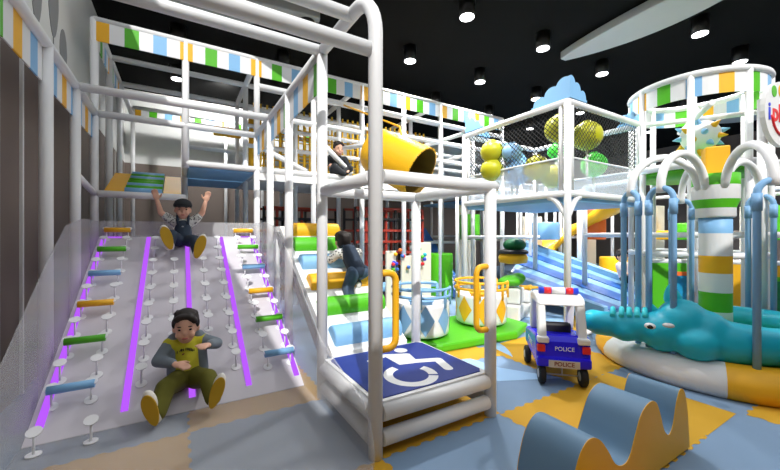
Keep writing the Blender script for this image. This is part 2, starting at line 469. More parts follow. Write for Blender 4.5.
for cx in (-.29, -.06, .27, .48):
    for k in range(10):
        y = 3.5+.265*k
        if -.1 < cx < .3 and (y < 4.05 or y > 5.5): continue
        if abs(cx) > .25 and y < 3.75: continue
        if y > SY1-.2: continue
        peg(cx, y)
for x in (-.85, -.55): peg(x, 3.28)

# ================================================================ SLIDE FRAME
sf = thing('slide_pole_frame', 'tall white padded pole frame with arched front pole standing around the slide', 'pole frame')
ZT = 3.2; XA, XB2 = -1.02, 1.13
ys = [3.1, 4.25, 5.27]
R0 = .32
pts = [(XB2, 2.07, 0), (XB2, 2.07, ZT-.02-R0)] + [Vector((XB2, 2.07+R0, ZT-.02-R0)) + Vector((0, -R0*cos(t), R0*sin(t)*1.0)) for t in [PI/2*i/8 for i in range(1, 9)]] + [(XB2, 3.1, ZT)]
MB().tube(pts, TR, 18).build('arched_post', M['white'], sf)
for y in (3.1, 4.25, 5.27, 6.3): post(sf, XB2, y, 0, ZT)
for y in (3.15, 4.25, 5.27): post(sf, XA, y, 0, ZT)
rail(sf, (XB2, 3.1, ZT), (XB2, 6.3, ZT)); rail(sf, (XA, 1.2, ZT), (XA, 6.3, ZT))
rail(sf, (XA, 2.07, 2.74), (XB2-TR, 2.07, 2.74)); rail(sf, (XA, 2.45, ZT-.02), (XB2, 2.45, ZT-.02)); rail(sf, (XA, 3.1, ZT), (XB2, 3.1, ZT))
rail(sf, (XA, 5.27, ZT), (XB2, 5.27, ZT)); rail(sf, (XA, 6.3, ZT), (XB2, 6.3, ZT))
SEQ = [1, 0, 2, 0, 3, 0]
for (ya, yb) in ((1.2, 4.2), (4.3, 5.22), (5.32, 6.25)):
    valance(sf, (XA-.02, ya), (XA-.02, yb), 2.85, ZT-.03, [2, 0, 1, 0, 3, 0] if ya < 2 else [1, 0, 3, 0], .17, start=0 if ya < 2 else 1)
for (ya, yb) in ((3.15, 4.2), (4.3, 5.22), (5.32, 6.25)):
    valance(sf, (XB2, ya), (XB2, yb), 2.85, ZT-.03, [2, 0, 1, 0, 3, 0], .175, start=0)

# ================================================================ TRANSFER PLATFORM
tp = thing('transfer_platform', 'low blue wheelchair access platform with white padded pole cage and yellow grab handles', 'platform')
X0, X1, Y0, Y1, DZ = XB2, 2.22, 2.07, 3.07, .365
MB().box(((X0+X1)/2, (Y0+Y1)/2, DZ-.02), (X1-X0-.02, Y1-Y0-.02, .03)).build('deck_edge', M['white'], tp)
MB().prism([(X0+.07, Y0+.045), (X1-.075, Y0+.045), (X1-.035, Y0+.09), (X1-.035, Y1-.09), (X1-.08, Y1-.04), (X0+.09, Y1-.04), (X0+.04, Y1-.09), (X0+.04, Y0+.08)],
           (0, 0, DZ-.005), (1, 0, 0), (0, 1, 0), (0, 0, .008)).build('deck_mat', M['navy'], tp)
# wheelchair symbol, flat on the mat
sm = MB(); zs = DZ+.0035
def ring(cx, cy, ro, ri, t0, t1, n=40):
    for i in range(n):
        a, b = t0+(t1-t0)*i/n, t0+(t1-t0)*(i+1)/n
        vs = [(cx+ro*cos(a), cy+ro*sin(a), zs), (cx+ro*cos(b), cy+ro*sin(b), zs), (cx+ri*cos(b), cy+ri*sin(b), zs), (cx+ri*cos(a), cy+ri*sin(a), zs)]
        sm.add(vs, [(0, 1, 2, 3)] if t1 > t0 else [(3, 2, 1, 0)])
def disc(cx, cy, r, n=24): sm.add([(cx+r*cos(2*PI*k/n), cy+r*sin(2*PI*k/n), zs) for k in range(n)], [tuple(range(n))])
def stroke(p, q, w):
    p = Vector(p); q = Vector(q); d = (q-p).normalized(); n = Vector((-d.y, d.x))*w/2
    sm.add([(*(p-n), zs), (*(q-n), zs), (*(q+n), zs), (*(p+n), zs)], [(0, 1, 2, 3)]); disc(p.x, p.y, w/2, 14); disc(q.x, q.y, w/2, 14)
cx, cy = 1.605, 2.345
ring(0, 0, .222, .145, math.radians(-232), math.radians(-8)); ring(0, 0, .222, .145, math.radians(0), math.radians(52))
disc(-.02, .60, .065)
sm.add([(-.19, .44, zs), (-.07, .22, zs), (.06, .25, zs), (.09, .34, zs), (.05, .50, zs)], [(0, 1, 2, 3, 4)])
stroke((-.32, .33), (-.19, .46), .065); stroke((-.19, .46), (.02, .475), .065)
stroke((.03, .295), (.29, .325), .085); stroke((.29, .325), (.335, .115), .085)
sa_, ca_ = sin(math.radians(27)), cos(math.radians(27))
sm.v = [(cx+x*ca_+y*sa_, cy-x*sa_+y*ca_, z+i*1e-6) for i, (x, y, z) in enumerate(sm.v)]
sm.build('wheelchair_symbol', M['white2'], tp)
post(tp, X1, Y0, 0, 1.88); post(tp, X1-.05, Y1, 0, 1.88)
rail(tp, (X0+TR, Y0, 1.9), (X1+TR, Y0, 1.9)); rail(tp, (X1-.05, Y1, 1.9), (X1, Y0, 1.9)); rail(tp, (X0, Y1, 1.9), (X1-.05, Y1, 1.9)); rail(tp, (X0, Y0+TR, 1.9), (X0, Y1-TR, 1.9))
for z in (.29, .12):
    rail(tp, (X0+TR, Y0, z), (X1-TR, Y0, z), .056); rail(tp, (X1, Y0+TR, z), (X1-.05, Y1-TR, z), .056); rail(tp, (X0, Y1, z), (X1-.05, Y1, z), .056)
    rail(tp, (X0+.0, Y0+TR, z), (X0+.0, Y1-TR, z), .056)
def grab(px, sgn, y):
    r = .06; x = px+sgn*.16; xb = px+sgn*TR*.8
    pts = [(xb, y, 1.24), (x-sgn*r, y, 1.24)] + [(x-sgn*r+sgn*r*sin(t), y, 1.24-r+r*cos(t)) for t in (PI/8, PI/4, 3*PI/8, PI/2)] + \
          [(x, y, .72+r)] + [(x-sgn*r+sgn*r*cos(t), y, .72+r-r*sin(t)) for t in (PI/8, PI/4, 3*PI/8, PI/2)] + [(xb, y, .72)]
    MB().tube(pts, .024, 12).build('grab_handle', M['yellow'], tp)
grab(X0, 1, Y0+.0); grab(X1, -1, Y0+.0)

# ================================================================ ROLLER RAMP
rp = thing('roller_climbing_ramp', 'white climbing ramp with six yellow, green and blue padded rolls behind the access platform', 'ramp')
RX0, RX1, RY0, RY1 = 1.24, 2.1, 3.14, 5.15
rz = lambda y: .36+.63*(y-RY0)
MB().prism([(RY0, .33), (RY0, .37), (RY1, rz(RY1)), (RY1+.6, rz(RY1)), (RY1+.6, rz(RY1)-.08), (RY1, rz(RY1)-.08), (RY0+.12, .33)], (RX0, 0, 0), (0, 1, 0), (0, 0, 1), (RX1-RX0, 0, 0)).build('ramp_board', M['white2'], rp)
MB().prism([(RY0+.1, .30), (RY1, rz(RY1)-.09), (RY1, rz(RY1)-.25), (RY0+.1, .16)], (RX0-.03, 0, 0), (0, 1, 0), (0, 0, 1), (.03, 0, 0)).build('side_stringer', M['black'], rp)
for y, c in zip((3.34, 3.70, 4.06, 4.40, 4.74, 5.06), ('blue', 'green', 'yellow', 'blue', 'green', 'yellow')):
    o = MB().tube([(RX0+.06, y-.03, rz(y)-.02), (RX1-.02, y-.03, rz(y)-.02)], .125, 24).build('padded_roll', M[c], rp, bevel=.02)
    o['label'] = c + ' padded roll'
for x in (RX0+.05, RX1-.05):
    post(rp, x, RY1+.4, 0, rz(RY1)-.08, .045)

# ================================================================ REAR PLAY FRAME
rf = thing('rear_climbing_frame', 'large white pole climbing frame with striped top band behind the slide', 'climbing frame')
XS = [-1.02, .08, 1.13, 2.13, 3.13, 4.13, 5.13, 6.15, 7.18]
YR = [6.3, 7.5, 8.7, 11.0]
ZF = 4.5
for j, y in enumerate(YR):
    for i, x in enumerate(XS):
        if (i == 2 and j == 0): post(rf, x, y, ZT, ZF); continue
        if j == 3 and i > 5: continue
        z0 = 0
        if i == 1 and j == 0: z0 = 2.55
        if i == 0 and j == 0: z0 = 0
        post(rf, x, y, z0, ZF if j < 3 else 4.75, TR if j < 2 else .045)
for y in YR: rail(rf, (XS[0], y, ZF if y < 10 else 4.75), (XS[-1], y, ZF if y < 10 else 4.75))
for x in (XS[0], XS[1], XS[2], XS[4], XS[6], XS[8]): rail(rf, (x, YR[0], ZF), (x, YR[2], ZF))
for x in (XS[0], XS[8]): rail(rf, (x, YR[2], ZF), (x, YR[3], ZF))
valance(rf, (XS[0], 6.27), (XS[-1], 6.27), 4.2, ZF-.03, SEQ, .1708, th=.02)
valance(rf, (XS[0], 11.0), (XS[-1], 11.0), 4.46, 4.72, SEQ, .1708, th=.02)
valance(rf, (XS[0], 6.35), (XS[0], 8.7), 4.2, ZF-.03, SEQ, .1708)
for z in (2.62, 4.05): rail(rf, (XS[1] if z < 3 else XS[2], 6.3, z), (XS[-1], 6.3, z))
for z in (2.62, 3.3, 3.7, 4.05): rail(rf, (XS[2], 7.5, z), (XS[-1], 7.5, z), .042)
for z in (2.62, 3.4, 3.9): rail(rf, (XS[1], 8.7, z), (XS[-1], 8.7, z), .042)
for z in (1.3,): rail(rf, (XS[3], 7.5, z), (XS[-1], 7.5, z), .04); rail(rf, (XS[3], 8.7, z), (XS[-1], 8.7, z), .04)
for x in XS[1:]:
    rail(rf, (x, 6.3, 2.62), (x, 8.7, 2.62))
for x in (XS[5], XS[7]): rail(rf, (x, 6.3, 3.5), (x, 8.7, 3.5), .042)
rail(rf, (XS[2], 6.3, 3.55), (XS[4], 6.3, 3.55)); rail(rf, (XS[5], 6.3, 3.62), (XS[8], 6.3, 3.62)); rail(rf, (XS[5], 6.3, 3.2), (XS[8], 6.3, 3.2))
rail(rf, (2.1, 6.3, 3.4), (2.9, 6.3, 2.7)); rail(rf, (1.2, 6.9, 3.2), (2.0, 6.3, 2.66)); rail(rf, (5.15, 7.4, 3.7), (6.15, 6.3, 4.05))
for (xa, xb, ya, yb, n) in ((XS[1], XS[2], 6.3, 7.5, 0), (XS[1], XS[2], 7.5, 8.7, 0), (XS[2], XS[4], 6.3, 8.7, 0), (XS[4], XS[6], 6.3, 8.7, 0), (XS[6], XS[8], 6.3, 8.7, 0)):
    MB().box(((xa+xb)/2, (ya+yb)/2, 2.58), (xb-xa-.06, yb-ya-.08, .06)).build('deck', M['blue' if xb < 1.5 else 'white2'], rf, bevel=.015)
for (xa, xb) in ((XS[2], XS[4]), (XS[4], XS[6]), (XS[6], XS[8])):
    MB().box(((xa+xb)/2, 6.28, 2.5), (xb-xa-.02, .05, .12)).build('deck_fascia', M['white2'], rf)
rail(rf, (XA, 6.3, 2.08), (XS[1], 6.3, 2.08)); rail(rf, (XS[0], 5.27, 2.2), (XS[0], 6.3, 2.08), .04)
# sloped roll mat in the left bay
mt = thing('sloped_roll_mat', 'sloped yellow mat with green and blue rolls in the left bay of the rear frame', 'climbing mat')
for (xa, xb, c, nm) in ((-.93, -.70, 'yellow', 'side_pad'), (-.22, .02, 'yellow', 'side_pad')):
    MB().prism([(6.36, 2.12), (7.45, 2.55), (7.45, 2.49), (6.36, 2.06)], (xa, 0, 0), (0, 1, 0), (0, 0, 1), (xb-xa, 0, 0)).build(nm, M[c], mt)
for k, c in enumerate(('blue', 'green', 'blue', 'green', 'green', 'blue', 'green', 'blue')):
    y = 6.42+.138*k; z = 2.115+.394*(y-6.36)
    MB().tube([(-.69, y, z), (-.23, y, z)], .066, 12).build('roll', M[c], mt)

# rope nets behind the striped band
def rope_net(y, x0, x1, z0, z1, label, sx=.13, sz=.14):
    t = thing('yellow_rope_net', label, 'rope net', (0, 0, 0), 0, 'yellow rope nets of the rear frame')
    mb = MB(); x = x0
    while x <= x1: mb.tube([(x, y, z0), (x, y, z1)], .022, 6); x += sx
    mb.build('upright_ropes', M['rope'], t)
    mb = MB(); z = z0
    while z <= z1: mb.tube([(x0, y+.015, z), (x1, y+.015, z)], .012, 6); z += sz
    mb.build('cross_ropes', M['rope'], t)
rope_net(7.56, 1.3, 5.6, 2.66, 4.2, 'yellow rope net hung under the striped band right of the slide')
rope_net(8.62, 1.3, 6.6, 2.66, 4.2, 'second yellow rope net farther back behind the first', .2, .24)
o = MB().tube([(1.32, 7.9, 2.65), (1.32, 7.9, 4.1)], .07, 14).build('foam_column', M['yellow']); tag(o, 'upright yellow foam column beside the left end of the rope nets', 'foam column')
o = MB().tube([(.62, 8.3, 3.72), (1.15, 8.3, 3.72)], .1, 16).build('foam_roll', M['yellow']); tag(o, 'short yellow foam roll level with the rope nets, left of the foam column', 'foam roll')
tb = MB(); b = ray(421, 173, 5.3); d = Vector((.44, -.76, -.48)).normalized(); L = .95; a = b-d*L
Rm = d.to_track_quat('Z', 'Y').to_matrix()
tb.lathe([(.33, 0), (.36, .05), (.385, L*.5), (.40, L-.02), (.405, L), (.378, L)], a, 40, caps=False, R=Rm)
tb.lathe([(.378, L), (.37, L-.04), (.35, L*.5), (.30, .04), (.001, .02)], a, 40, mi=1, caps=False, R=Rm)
for k in range(24):
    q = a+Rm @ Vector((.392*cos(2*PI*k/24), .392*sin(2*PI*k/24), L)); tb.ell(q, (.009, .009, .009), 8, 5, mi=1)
o = tb.build('tunnel_tube', [M['tubeyellow'], M['tunnelshade']])
MB().tube([a+Vector((0, .02, .1)), (a.x, 6.24, a.z+.28)], .04, 12).build('support_pole', M['white'], o)
st = a+d*.6+Vector((0, 0, .36)); MB().tube([st, (st.x, st.y+.1, st.z+.25), (a.x, 6.24, 4.0)], .016, 8).build('strap', M['yellow'], o); tag(o, 'open yellow tunnel drum with shaded inside painted brown tilted above the access platform cage', 'tunnel')

# red storage rack behind
def rack(x0, y, w, label):
    t = thing('red_rack', label, 'rack', (x0, y, 0), 0, 'rust red racks')
    n = int(w/.24)
    for k in range(n+1):
        for yy in (0, .6): MB().box((k*w/n, yy, 1.05), (.05, .05, 2.1)).build('upright', M['rackred' if k % 2 else 'rackdark'], t)
    for z in (.35, .6, .85, 1.1, 1.35, 1.6, 1.85, 2.08):
        for yy in (0, .6): MB().box((w/2, yy-.03, z), (w, .04, .05)).build('crossbar', M['rackdark' if int(z*10) % 3 == 0 else 'rackred'], t)
rack(1.5, 7.6, 1.6, 'rust red and black rack under the rear deck behind the roll ramp top')
rack(3.2, 6.75, 1.75, 'rust red metal rack seen right of the climbing child')

# ================================================================ BALL CAGE TOWER
bt = thing('ball_cage_tower', 'raised white pole cage with black net and clear panels above the blue slide', 'net cage')
tx, ty, tz0, tz1 = 4.75, 2.98, 2.1, 3.41
TXs = (tx, tx+2.12); TYs = (ty, ty+2.1)
for x in TXs:
    for y in TYs: post(bt, x, y, 0, tz1)
rail(bt, (tx+.22, ty, 0.04), (tx+2.12, ty, .04), .04)
for z in (tz0, tz1, 2.62):
    r = TR if z != 2.62 else .014
    for y in TYs: rail(bt, (TXs[0], y, z), (TXs[1], y, z), r)
    for x in TXs: rail(bt, (x, TYs[0], z), (x, TYs[1], z), r)
for (x, y) in ((tx+.1, ty), (tx, ty+.1), (TXs[1]-.1, ty), (tx, TYs[1]-.1)):
    post(bt, x, y, tz0, tz1, .03)
MB().box(((TXs[0]+TXs[1])/2, (TYs[0]+TYs[1])/2, tz0-.06), (2.07, 2.06, .1)).build('deck', M['blue'], bt, bevel=.02)
for dx, dy in ((1, 0), (0, 1)):
    pts = [Vector((tx+dx*.32*sin(t), ty+dy*.32*sin(t), tz0-.04-.34*(1-sin(t)))) for t in [PI/2*i/6 for i in range(7)]]
    pts = [Vector((tx+dx*.30*i/6, ty+dy*.30*i/6, tz0-.36+.32*sin(PI/2*i/6))) for i in range(7)]
    MB().tube(pts, .04, 12).build('brace', M['white'], bt)
def panel(a, b, z0, z1, name, m):
    mb = MB(); L = math.hypot(b[0]-a[0], b[1]-a[1])
    mb.add([(a[0], a[1], z0), (b[0], b[1], z0), (b[0], b[1], z1), (a[0], a[1], z1)], [(0, 1, 2, 3)]); mb.uv = [(0, z0), (L, z0), (L, z1), (0, z1)]
    return mb.build(name, m, bt)
sides = [((TXs[0], TYs[0]), (TXs[1], TYs[0])), ((TXs[0], TYs[0]), (TXs[0], TYs[1])), ((TXs[1], TYs[0]), (TXs[1], TYs[1])), ((TXs[0], TYs[1]), (TXs[1], TYs[1]))]
for a, b in sides:
    panel(a, b, 2.62, tz1, 'net_panel', M['net'])
    panel(a, b, tz0, 2.62, 'clear_panel', M['clear2'])
def cloud_board(par, o, ax, W, Hh, name='cloud_board', m='blue', high=1):
    """cloud outline, tall at ax=0 and stepping down"""
    P = [(0, 0)]
    for i in range(41):
        x = W*i/40; z = .03
        for cx_, cz_, r_ in ((.08*W, .66*Hh, .34*Hh), (.40*W, .40*Hh, .36*Hh), (.74*W, .16*Hh, .32*Hh)):
            dd = (x-cx_)/(r_*(W/Hh)*.62)
            if abs(dd) < 1: z = max(z, cz_+r_*math.sqrt(1-dd*dd))
        P.append((x, z))
    P.append((W, 0))
    ax = Vector(ax); nz = ax.cross(Vector((0, 0, 1)))*.04
    return MB().prism(P, o, ax, (0, 0, 1), nz).build(name, M[m], par)
cl = thing('cloud_topper', 'sky blue cloud board standing on the near top corner of the net cage', 'cloud board', (tx, ty, tz1+TR), 0, 'blue cloud boards on the net cage')
cloud_board(cl, (0, 0, 0), (0, 1, 0), .60, .32); cloud_board(cl, (0, 0, 0), (1, 0, 0), .42, .32)
cl2 = copy_tree(cl); cl2.location = (tx, TYs[1]-.05, tz1+TR); cl2.rotation_euler = (0, 0, -PI/2); cl2['label'] = 'sky blue cloud board on the left far top corner of the net cage'
cl3 = copy_tree(cl); cl3.location = (TXs[1], ty, tz1-.05); cl3.rotation_euler = (0, 0, PI/2); cl3['label'] = 'sky blue cloud board at the right end of the net cage beside the striped ring'
cl4 = copy_tree(cl); cl4.location = (TXs[0]+.75, TYs[1]-.35, 2.98); cl4.rotation_euler = (0, 0, -PI/2); cl4['label'] = 'sky blue cloud board inside the net cage above the balls'
# balls in the cage, each on a slim stalk
bl = [((492, 152), 6.2, .20, 'olive', 'olive yellow ball, upper one of the pair at the left end of the net cage'),
      ((492, 170), 6.2, .20, 'olive', 'olive yellow ball, lower one of the pair at the left end of the net cage'),
      ((512, 153), 6.0, .17, 'blue', 'pale blue ball, upper one beside the olive pair in the net cage'),
      ((517, 173), 6.0, .21, 'blue', 'pale blue ball, lower one beside the olive pair in the net cage'),
      ((537, 168), 5.7, .20, 'olive', 'olive yellow ball low in the net cage, left of the corner post'),
      ((553, 177), 5.9, .19, 'olive', 'olive yellow ball half hidden by the corner post of the net cage'),
      ((559, 129), 5.6, .22, 'olive', 'olive yellow ball high behind the corner post of the net cage'),
      ((587, 136), 5.6, .23, 'olive', 'large olive yellow ball high in the net cage, right of the corner post'),
      ((594, 165), 5.8, .20, 'green', 'bright green ball in the net cage, right of the corner post'),
      ((556, 152), 6.5, .15, 'green', 'small bright green ball peeping left of the corner post of the net cage')]
for (uv, d, r, c, lab) in bl:
    p = ray(uv[0], uv[1], d)
    t = thing('foam_ball', lab, 'ball', (p.x, p.y, tz0), 0, 'balls on stalks in the net cage')
    mm = M['balloon'+c]
    MB().ell((0, 0, p.z-tz0), (r, r, r), 24, 14).build('ball_skin', mm, t)
    MB().tube([(0, 0, 0), (0, 0, max(.02, p.z-tz0-r*.9))], .02, 8).build('stalk', M['white2'], t)
    MB().lathe([(.06, 0), (.06, .02)], (0, 0, p.z-tz0+r-.012), 12).build('ball_cap', mm, t)

# ================================================================ SPINNING CUPS
gp = MB(); cxs, cys = 3.45, 3.98
P = [(2.86, 3.46), (4.15, 3.36), (4.72, 3.62), (4.75, 4.2), (4.1, 4.62), (2.6, 4.62), (2.28, 4.2), (2.32, 3.72)]
o = gp.prism(P, (0, 0, .004), (1, 0, 0), (0, 1, 0), (0, 0, .11)).build('cup_base_mat', M['green'], bevel=.03); tag(o, 'bright green eight-sided foam base under the two spinning cups', 'foam base')
def cup(x, y, c, label, rot):
    t = thing('spinning_cup', label, 'spinning cup', (x, y, .118), rot, 'spinning cups on the green base')
    R1, h, seg = .42, .42, 48
    body = MB(); rows = 8
    prof = [(R1*.93*(.98+.02*min(1, i*2/rows)), .05+h*i/rows) for i in range(rows+1)]
    body.lathe([(.2, .0), (R1*.85, .03)] + prof + [(R1*.9, .05+h), (R1*.87, .09), (0.001, .08)], (0, 0, 0), seg, 0)
    body.build('cup_body', M['white2'], t)
    for k in range(8):
        a0 = 2*PI*k/8; mb = MB(); rr = R1*.935; n = 8; w = 2*PI/8*.42
        ps = []
        for i in range(n+1):
            f = i/n; ps.append((f, 1-abs(2*f-1)))
        top = [(rr*cos(a0+(f-.5)*2*w), rr*sin(a0+(f-.5)*2*w), .26+g*.2) for f, g in ps]
        bot = [(rr*cos(a0+(f-.5)*2*w), rr*sin(a0+(f-.5)*2*w), .26-g*.2) for f, g in ps]
        fs = []
        for i in range(n): fs.append((n+1+i, n+1+i+1, i+1, i))
        mb.add(top+bot, fs); mb.build('diamond', M[c], t)
    for z in (.56, .66):
        MB().tube([(R1*.95*cos(2*PI*k/40), R1*.95*sin(2*PI*k/40), z) for k in range(35)], .02, 8).build('hand_rail', M[c], t)
    for k in (0, 6, 12, 18, 24, 30, 34):
        a = 2*PI*k/40; MB().tube([(R1*.95*cos(a), R1*.95*sin(a), .42), (R1*.95*cos(a), R1*.95*sin(a), .66)], .02, 8).build('rail_post', M[c], t)
    MB().lathe([(.16, .0), (.16, .36), (.18, .38), (.18, .4)], (0, 0, .08), 20).build('centre_table', M[c], t)
    return t
cup(2.9, 3.98, 'sleeve', 'white spinning cup with blue diamonds and blue rails', .3)
cup(4.08, 4.0, 'yellow', 'white spinning cup with yellow diamonds and yellow rails', .1)

# ================================================================ POLICE CAR
car = thing('police_ride_on_car', 'blue and white toy police car with red and blue light bar', 'toy car', (3.495, 2.33, 0), math.radians(-45))
# local axes: +y forward, +x right
BW, BL = .25, .86
side = [(-.37, .20), (-.37, .27), (-.345, .44), (-.30, .50), (.10, .45), (.42, .40), (.47, .33), (.47, .20)]
mb = MB(); mb.prism(side, (-BW, 0, 0), (0, 1, 0), (0, 0, 1), (2*BW, 0, 0)); mb.build('body_shell', M['carblue'], car, bevel=.03, seg=3)
MB().box((0, -.365, .245), (.50, .05, .10)).build('bumper', M['carblue'], car, bevel=.02)
# white pillar hoops and roof
def hoop(y0, y1, name):
    mb = MB()
    for sgn in (-1, 1):
        mb.prism([(y0-.05, .43), (y0+.06, .43), (y1+.06, .80), (y1-.03, .80)], (sgn*.185-.04, 0, 0), (0, 1, 0), (0, 0, 1), (.08, 0, 0))
    return mb.build(name, M['white2'], car, bevel=.02)
hoop(-.30, -.22, 'rear_pillars'); hoop(.24, .14, 'front_pillars')
MB().prism([(-.27, .78), (-.22, .86), (-.1, .885), (.1, .88), (.19, .84), (.22, .78)], (-.23, 0, 0), (0, 1, 0), (0, 0, 1), (.46, 0, 0)).build('roof', M['white2'], car, bevel=.03, seg=3)
lb = MB().tube([(-.19, -.12, .915), (.19, -.12, .915)], .034, 16).build('light_bar', M['lampblue'], car)
for sx in (-1, 1): MB().tube([(sx*.07, -.12, .915), (sx*.14, -.12, .915)], .0355, 16).build('red_lens', M['red'], lb)
MB().tube([(-.065, -.12, .915), (.065, -.12, .915)], .0358, 16).build('white_lens', M['white2'], lb)
for sx in (-1, 1): MB().box((sx*.205, -.355, .375), (.075, .05, .07)).build('tail_light', M['red'], car, bevel=.01)
for sx in (-1, 1): MB().box((sx*.185, -.333, .455), (.11, .09, .06)).build('shoulder_panel', M['white2'], car, bevel=.015)
pl = MB().box((0, -.394, .235), (.28, .012, .068)).build('number_plate', M['silver'], car)
text_mesh('POLICE', .056, 'lettering', M['platered'], pl, (0, -.401, .235), (PI/2, 0, 0), .001, .001)
text_mesh('POLICE', .055, 'lettering', M['white2'], car, (0.01, -.366, .375), (math.radians(80), 0, 0), .001)
text_mesh('POLICE', .08, 'lettering', M['white2'], car, (-BW-.002, .05, .33), (PI/2, 0, -PI/2), .001)
MB().box((0, -.05, .50), (.28, .08, .14)).build('seat', M['rackdark'], car, bevel=.03)
MB().box((0, -.02, .42), (.36, .34, .05)).build('cockpit_floor', M['rackdark'], car)
def wheel(x, y):
    Ry = Matrix.Rotation(PI/2, 3, 'Y')
    w = MB().lathe([(.04, -.03), (.085, -.032), (.1, -.018), (.1, .018), (.085, .032), (.04, .03)], (x, y, .1), 28, R=Ry).build('wheel', M['rubber'], car)
    MB().lathe([(.035, -.036), (.045, -.03), (.045, .03), (.035, .036)], (x, y, .1), 16, R=Ry).build('hub', M['silver'], w)
for x, y in ((-.19, -.30), (.19, -.30), (-.25, .28), (.25, .28)): wheel(x, y)
MB().tube([(-.19, -.30, .1), (.19, -.30, .1)], .008, 8).build('axle', M['silver'], car)
MB().tube([(-.25, .28, .1), (.25, .28, .1)], .008, 8).build('axle', M['silver'], car)
for x in (0,): MB().tube([(x, -.30, .1), (x, -.30, .22)], .008, 8).build('axle_strut', M['silver'], car)

# ================================================================ WAVE ROCKER
wv = thing('wave_seat', 'blue foam wave seat with three humps and yellow sides on the floor mats', 'foam seat', (0, 0, 0))
ctrl = [(1.63, 0.02), (1.65, .2), (1.71, .37), (1.80, .445), (1.90, .42), (1.99, .33), (2.06, .24), (2.14, .2), (2.22, .22), (2.29, .33), (2.36, .43), (2.46, .475), (2.55, .455), (2.61, .36), (2.66, .25), (2.73, .20), (2.79, .25), (2.84, .38), (2.90, .455), (2.97, .42), (3.02, .26), (3.05, .02)]
def smooth_poly(ct, n=4):
    out = []
    for i in range(len(ct)-1):
        p0 = ct[max(0, i-1)]; p1 = ct[i]; p2 = ct[i+1]; p3 = ct[min(len(ct)-1, i+2)]
        for k in range(n):
            t = k/n
            out.append(tuple(.5*((2*p1[q])+(-p0[q]+p2[q])*t+(2*p0[q]-5*p1[q]+4*p2[q]-p3[q])*t*t+(-p0[q]+3*p1[q]-3*p2[q]+p3[q])*t**3) for q in (0, 1)))
    return out+[ct[-1]]
sp = smooth_poly(ctrl)
mb = MB()
WY0, WY1 = 1.02, 1.33
nS = len(sp)
vs = [(x, WY0, z) for x, z in sp] + [(x, WY1, z) for x, z in sp]
mb.add(vs, [(i, i+1, nS+i+1, nS+i) for i in range(nS-1)], 0, True)
mb.build('wave_top', M['wave'], wv)
for y, d in ((WY0, -.004), (WY1, .004)):
    MB().prism(sp, (0, y, 0), (1, 0, 0), (0, 0, 1), (0, d, 0)).build('side_face', M['yellow'], wv)

# ================================================================ CROCODILE ROUNDABOUT
KX, KY, KR = 5.37, 1.55, 1.2
ra = thing('roundabout', 'round padded roundabout base with white and yellow rim and striped centre column', 'roundabout', (KX, KY, 0))
segn = 72
def rimcol(k):
    a = (k+.5)/segn*360
    return 1 if (int((a-20) // 60) % 2 == 1) else 0
prof = [(KR-.04, .006), (KR+.0, .05), (KR+.01, .12), (KR-.03, .2), (KR-.11, .265), (KR-.22, .29), (KR-.32, .27)]
mb = MB(); mb.lathe(prof, (0, 0, 0), segn, caps=False, mis=[rimcol]*(len(prof)-1)); mb.build('padded_rim', [M['white2'], M['yellow']], ra)
MB().lathe([(KR-.31, .10), (KR-.31, .265), (.3, .27), (.1, .27)], (0, 0, 0), segn).build('green_top', M['green'], ra)
cr = .150
bands = [(.2, .62, 'white2'), (.62, .84, 'green'), (.84, 1.06, 'white2'), (1.06, 1.26, 'yellow'), (1.26, 1.52, 'white2'), (1.52, 1.72, 'blue')]
colm = thing('column_tmp', 'x', 'x'); bpy.data.objects.remove(colm)
mats = [M['white2'], M['green'], M['yellow'], M['blue']]; ix = {'white2': 0, 'green': 1, 'yellow': 2, 'blue': 3}
mb = MB(); pr = [(cr, bands[0][0])]; mis = []
for z0, z1, c in bands: pr.append((cr, z1)); mis.append(lambda k, c=c: ix[c])
mb.lathe(pr, (0, 0, 0), 40, mis=mis); cc = mb.build('centre_column', mats, ra)
mb = MB(); pr = [(cr+.02, 1.70), (cr+.03, 1.72), (cr+.03, 1.81), (cr+.065, 1.91), (cr+.065, 2.07), (cr+.065, 2.2), (.1, 2.2)]
cm = ['white2', 'white2', 'white2', 'green', 'white2', 'green', 'green']
mb.lathe(pr, (0, 0, 0), 40, mis=[(lambda k, c=c: ix[c]) for c in ('white2', 'white2', 'green', 'white2', 'green', 'green')]); mb.build('column_cap', mats, ra)
MB().box((0, 0, 2.36), (.215, .215, .32), rz=.5).build('cap_block', M['yellow'], ra, bevel=.015)
def station(deg, r=1.0, half=.12, ztop=2.0):
    a = math.radians(deg); c = Vector((r*cos(a), r*sin(a), 0)); tdir = Vector((-sin(a), cos(a), 0)); rad = Vector((cos(a), sin(a), 0))
    p0 = c - tdir*half; p1 = c + tdir*half
    pts = [p0+Vector((0, 0, .2)), p0+Vector((0, 0, ztop-half))] + [c + tdir*half*-cos(t) + Vector((0, 0, ztop-half+half*sin(t))) for t in [PI*i/10 for i in range(1, 10)]] + [p1+Vector((0, 0, ztop-half)), p1+Vector((0, 0, .2))]
    fr = MB().tube(pts, .03, 12).build('hand_frame', M['sleeve'], ra); fr['label'] = 'blue padded hand frame'
    for p in (p0, p1):
        MB().tube([p+Vector((0, 0, 1.72)), p+Vector((0, 0, ztop-half))], .038, 12).build('sleeve', M['sleeve'], fr)
    inner = rad*(cr+.05)
    mid = (c+inner)/2; R = (c-inner).length/2
    hp = [c+Vector((0, 0, 1.95))] + [mid + rad*R*cos(t) + Vector((0, 0, ztop+.02+R*.95*sin(t))) for t in [PI*i/14 for i in range(15)]] + [inner+Vector((0, 0, 2.1))]
    MB().tube(hp, .042, 14).build('overhead_hoop', M['white'], ra)
for dg in (150, 171, 219, 37, -9): station(dg)

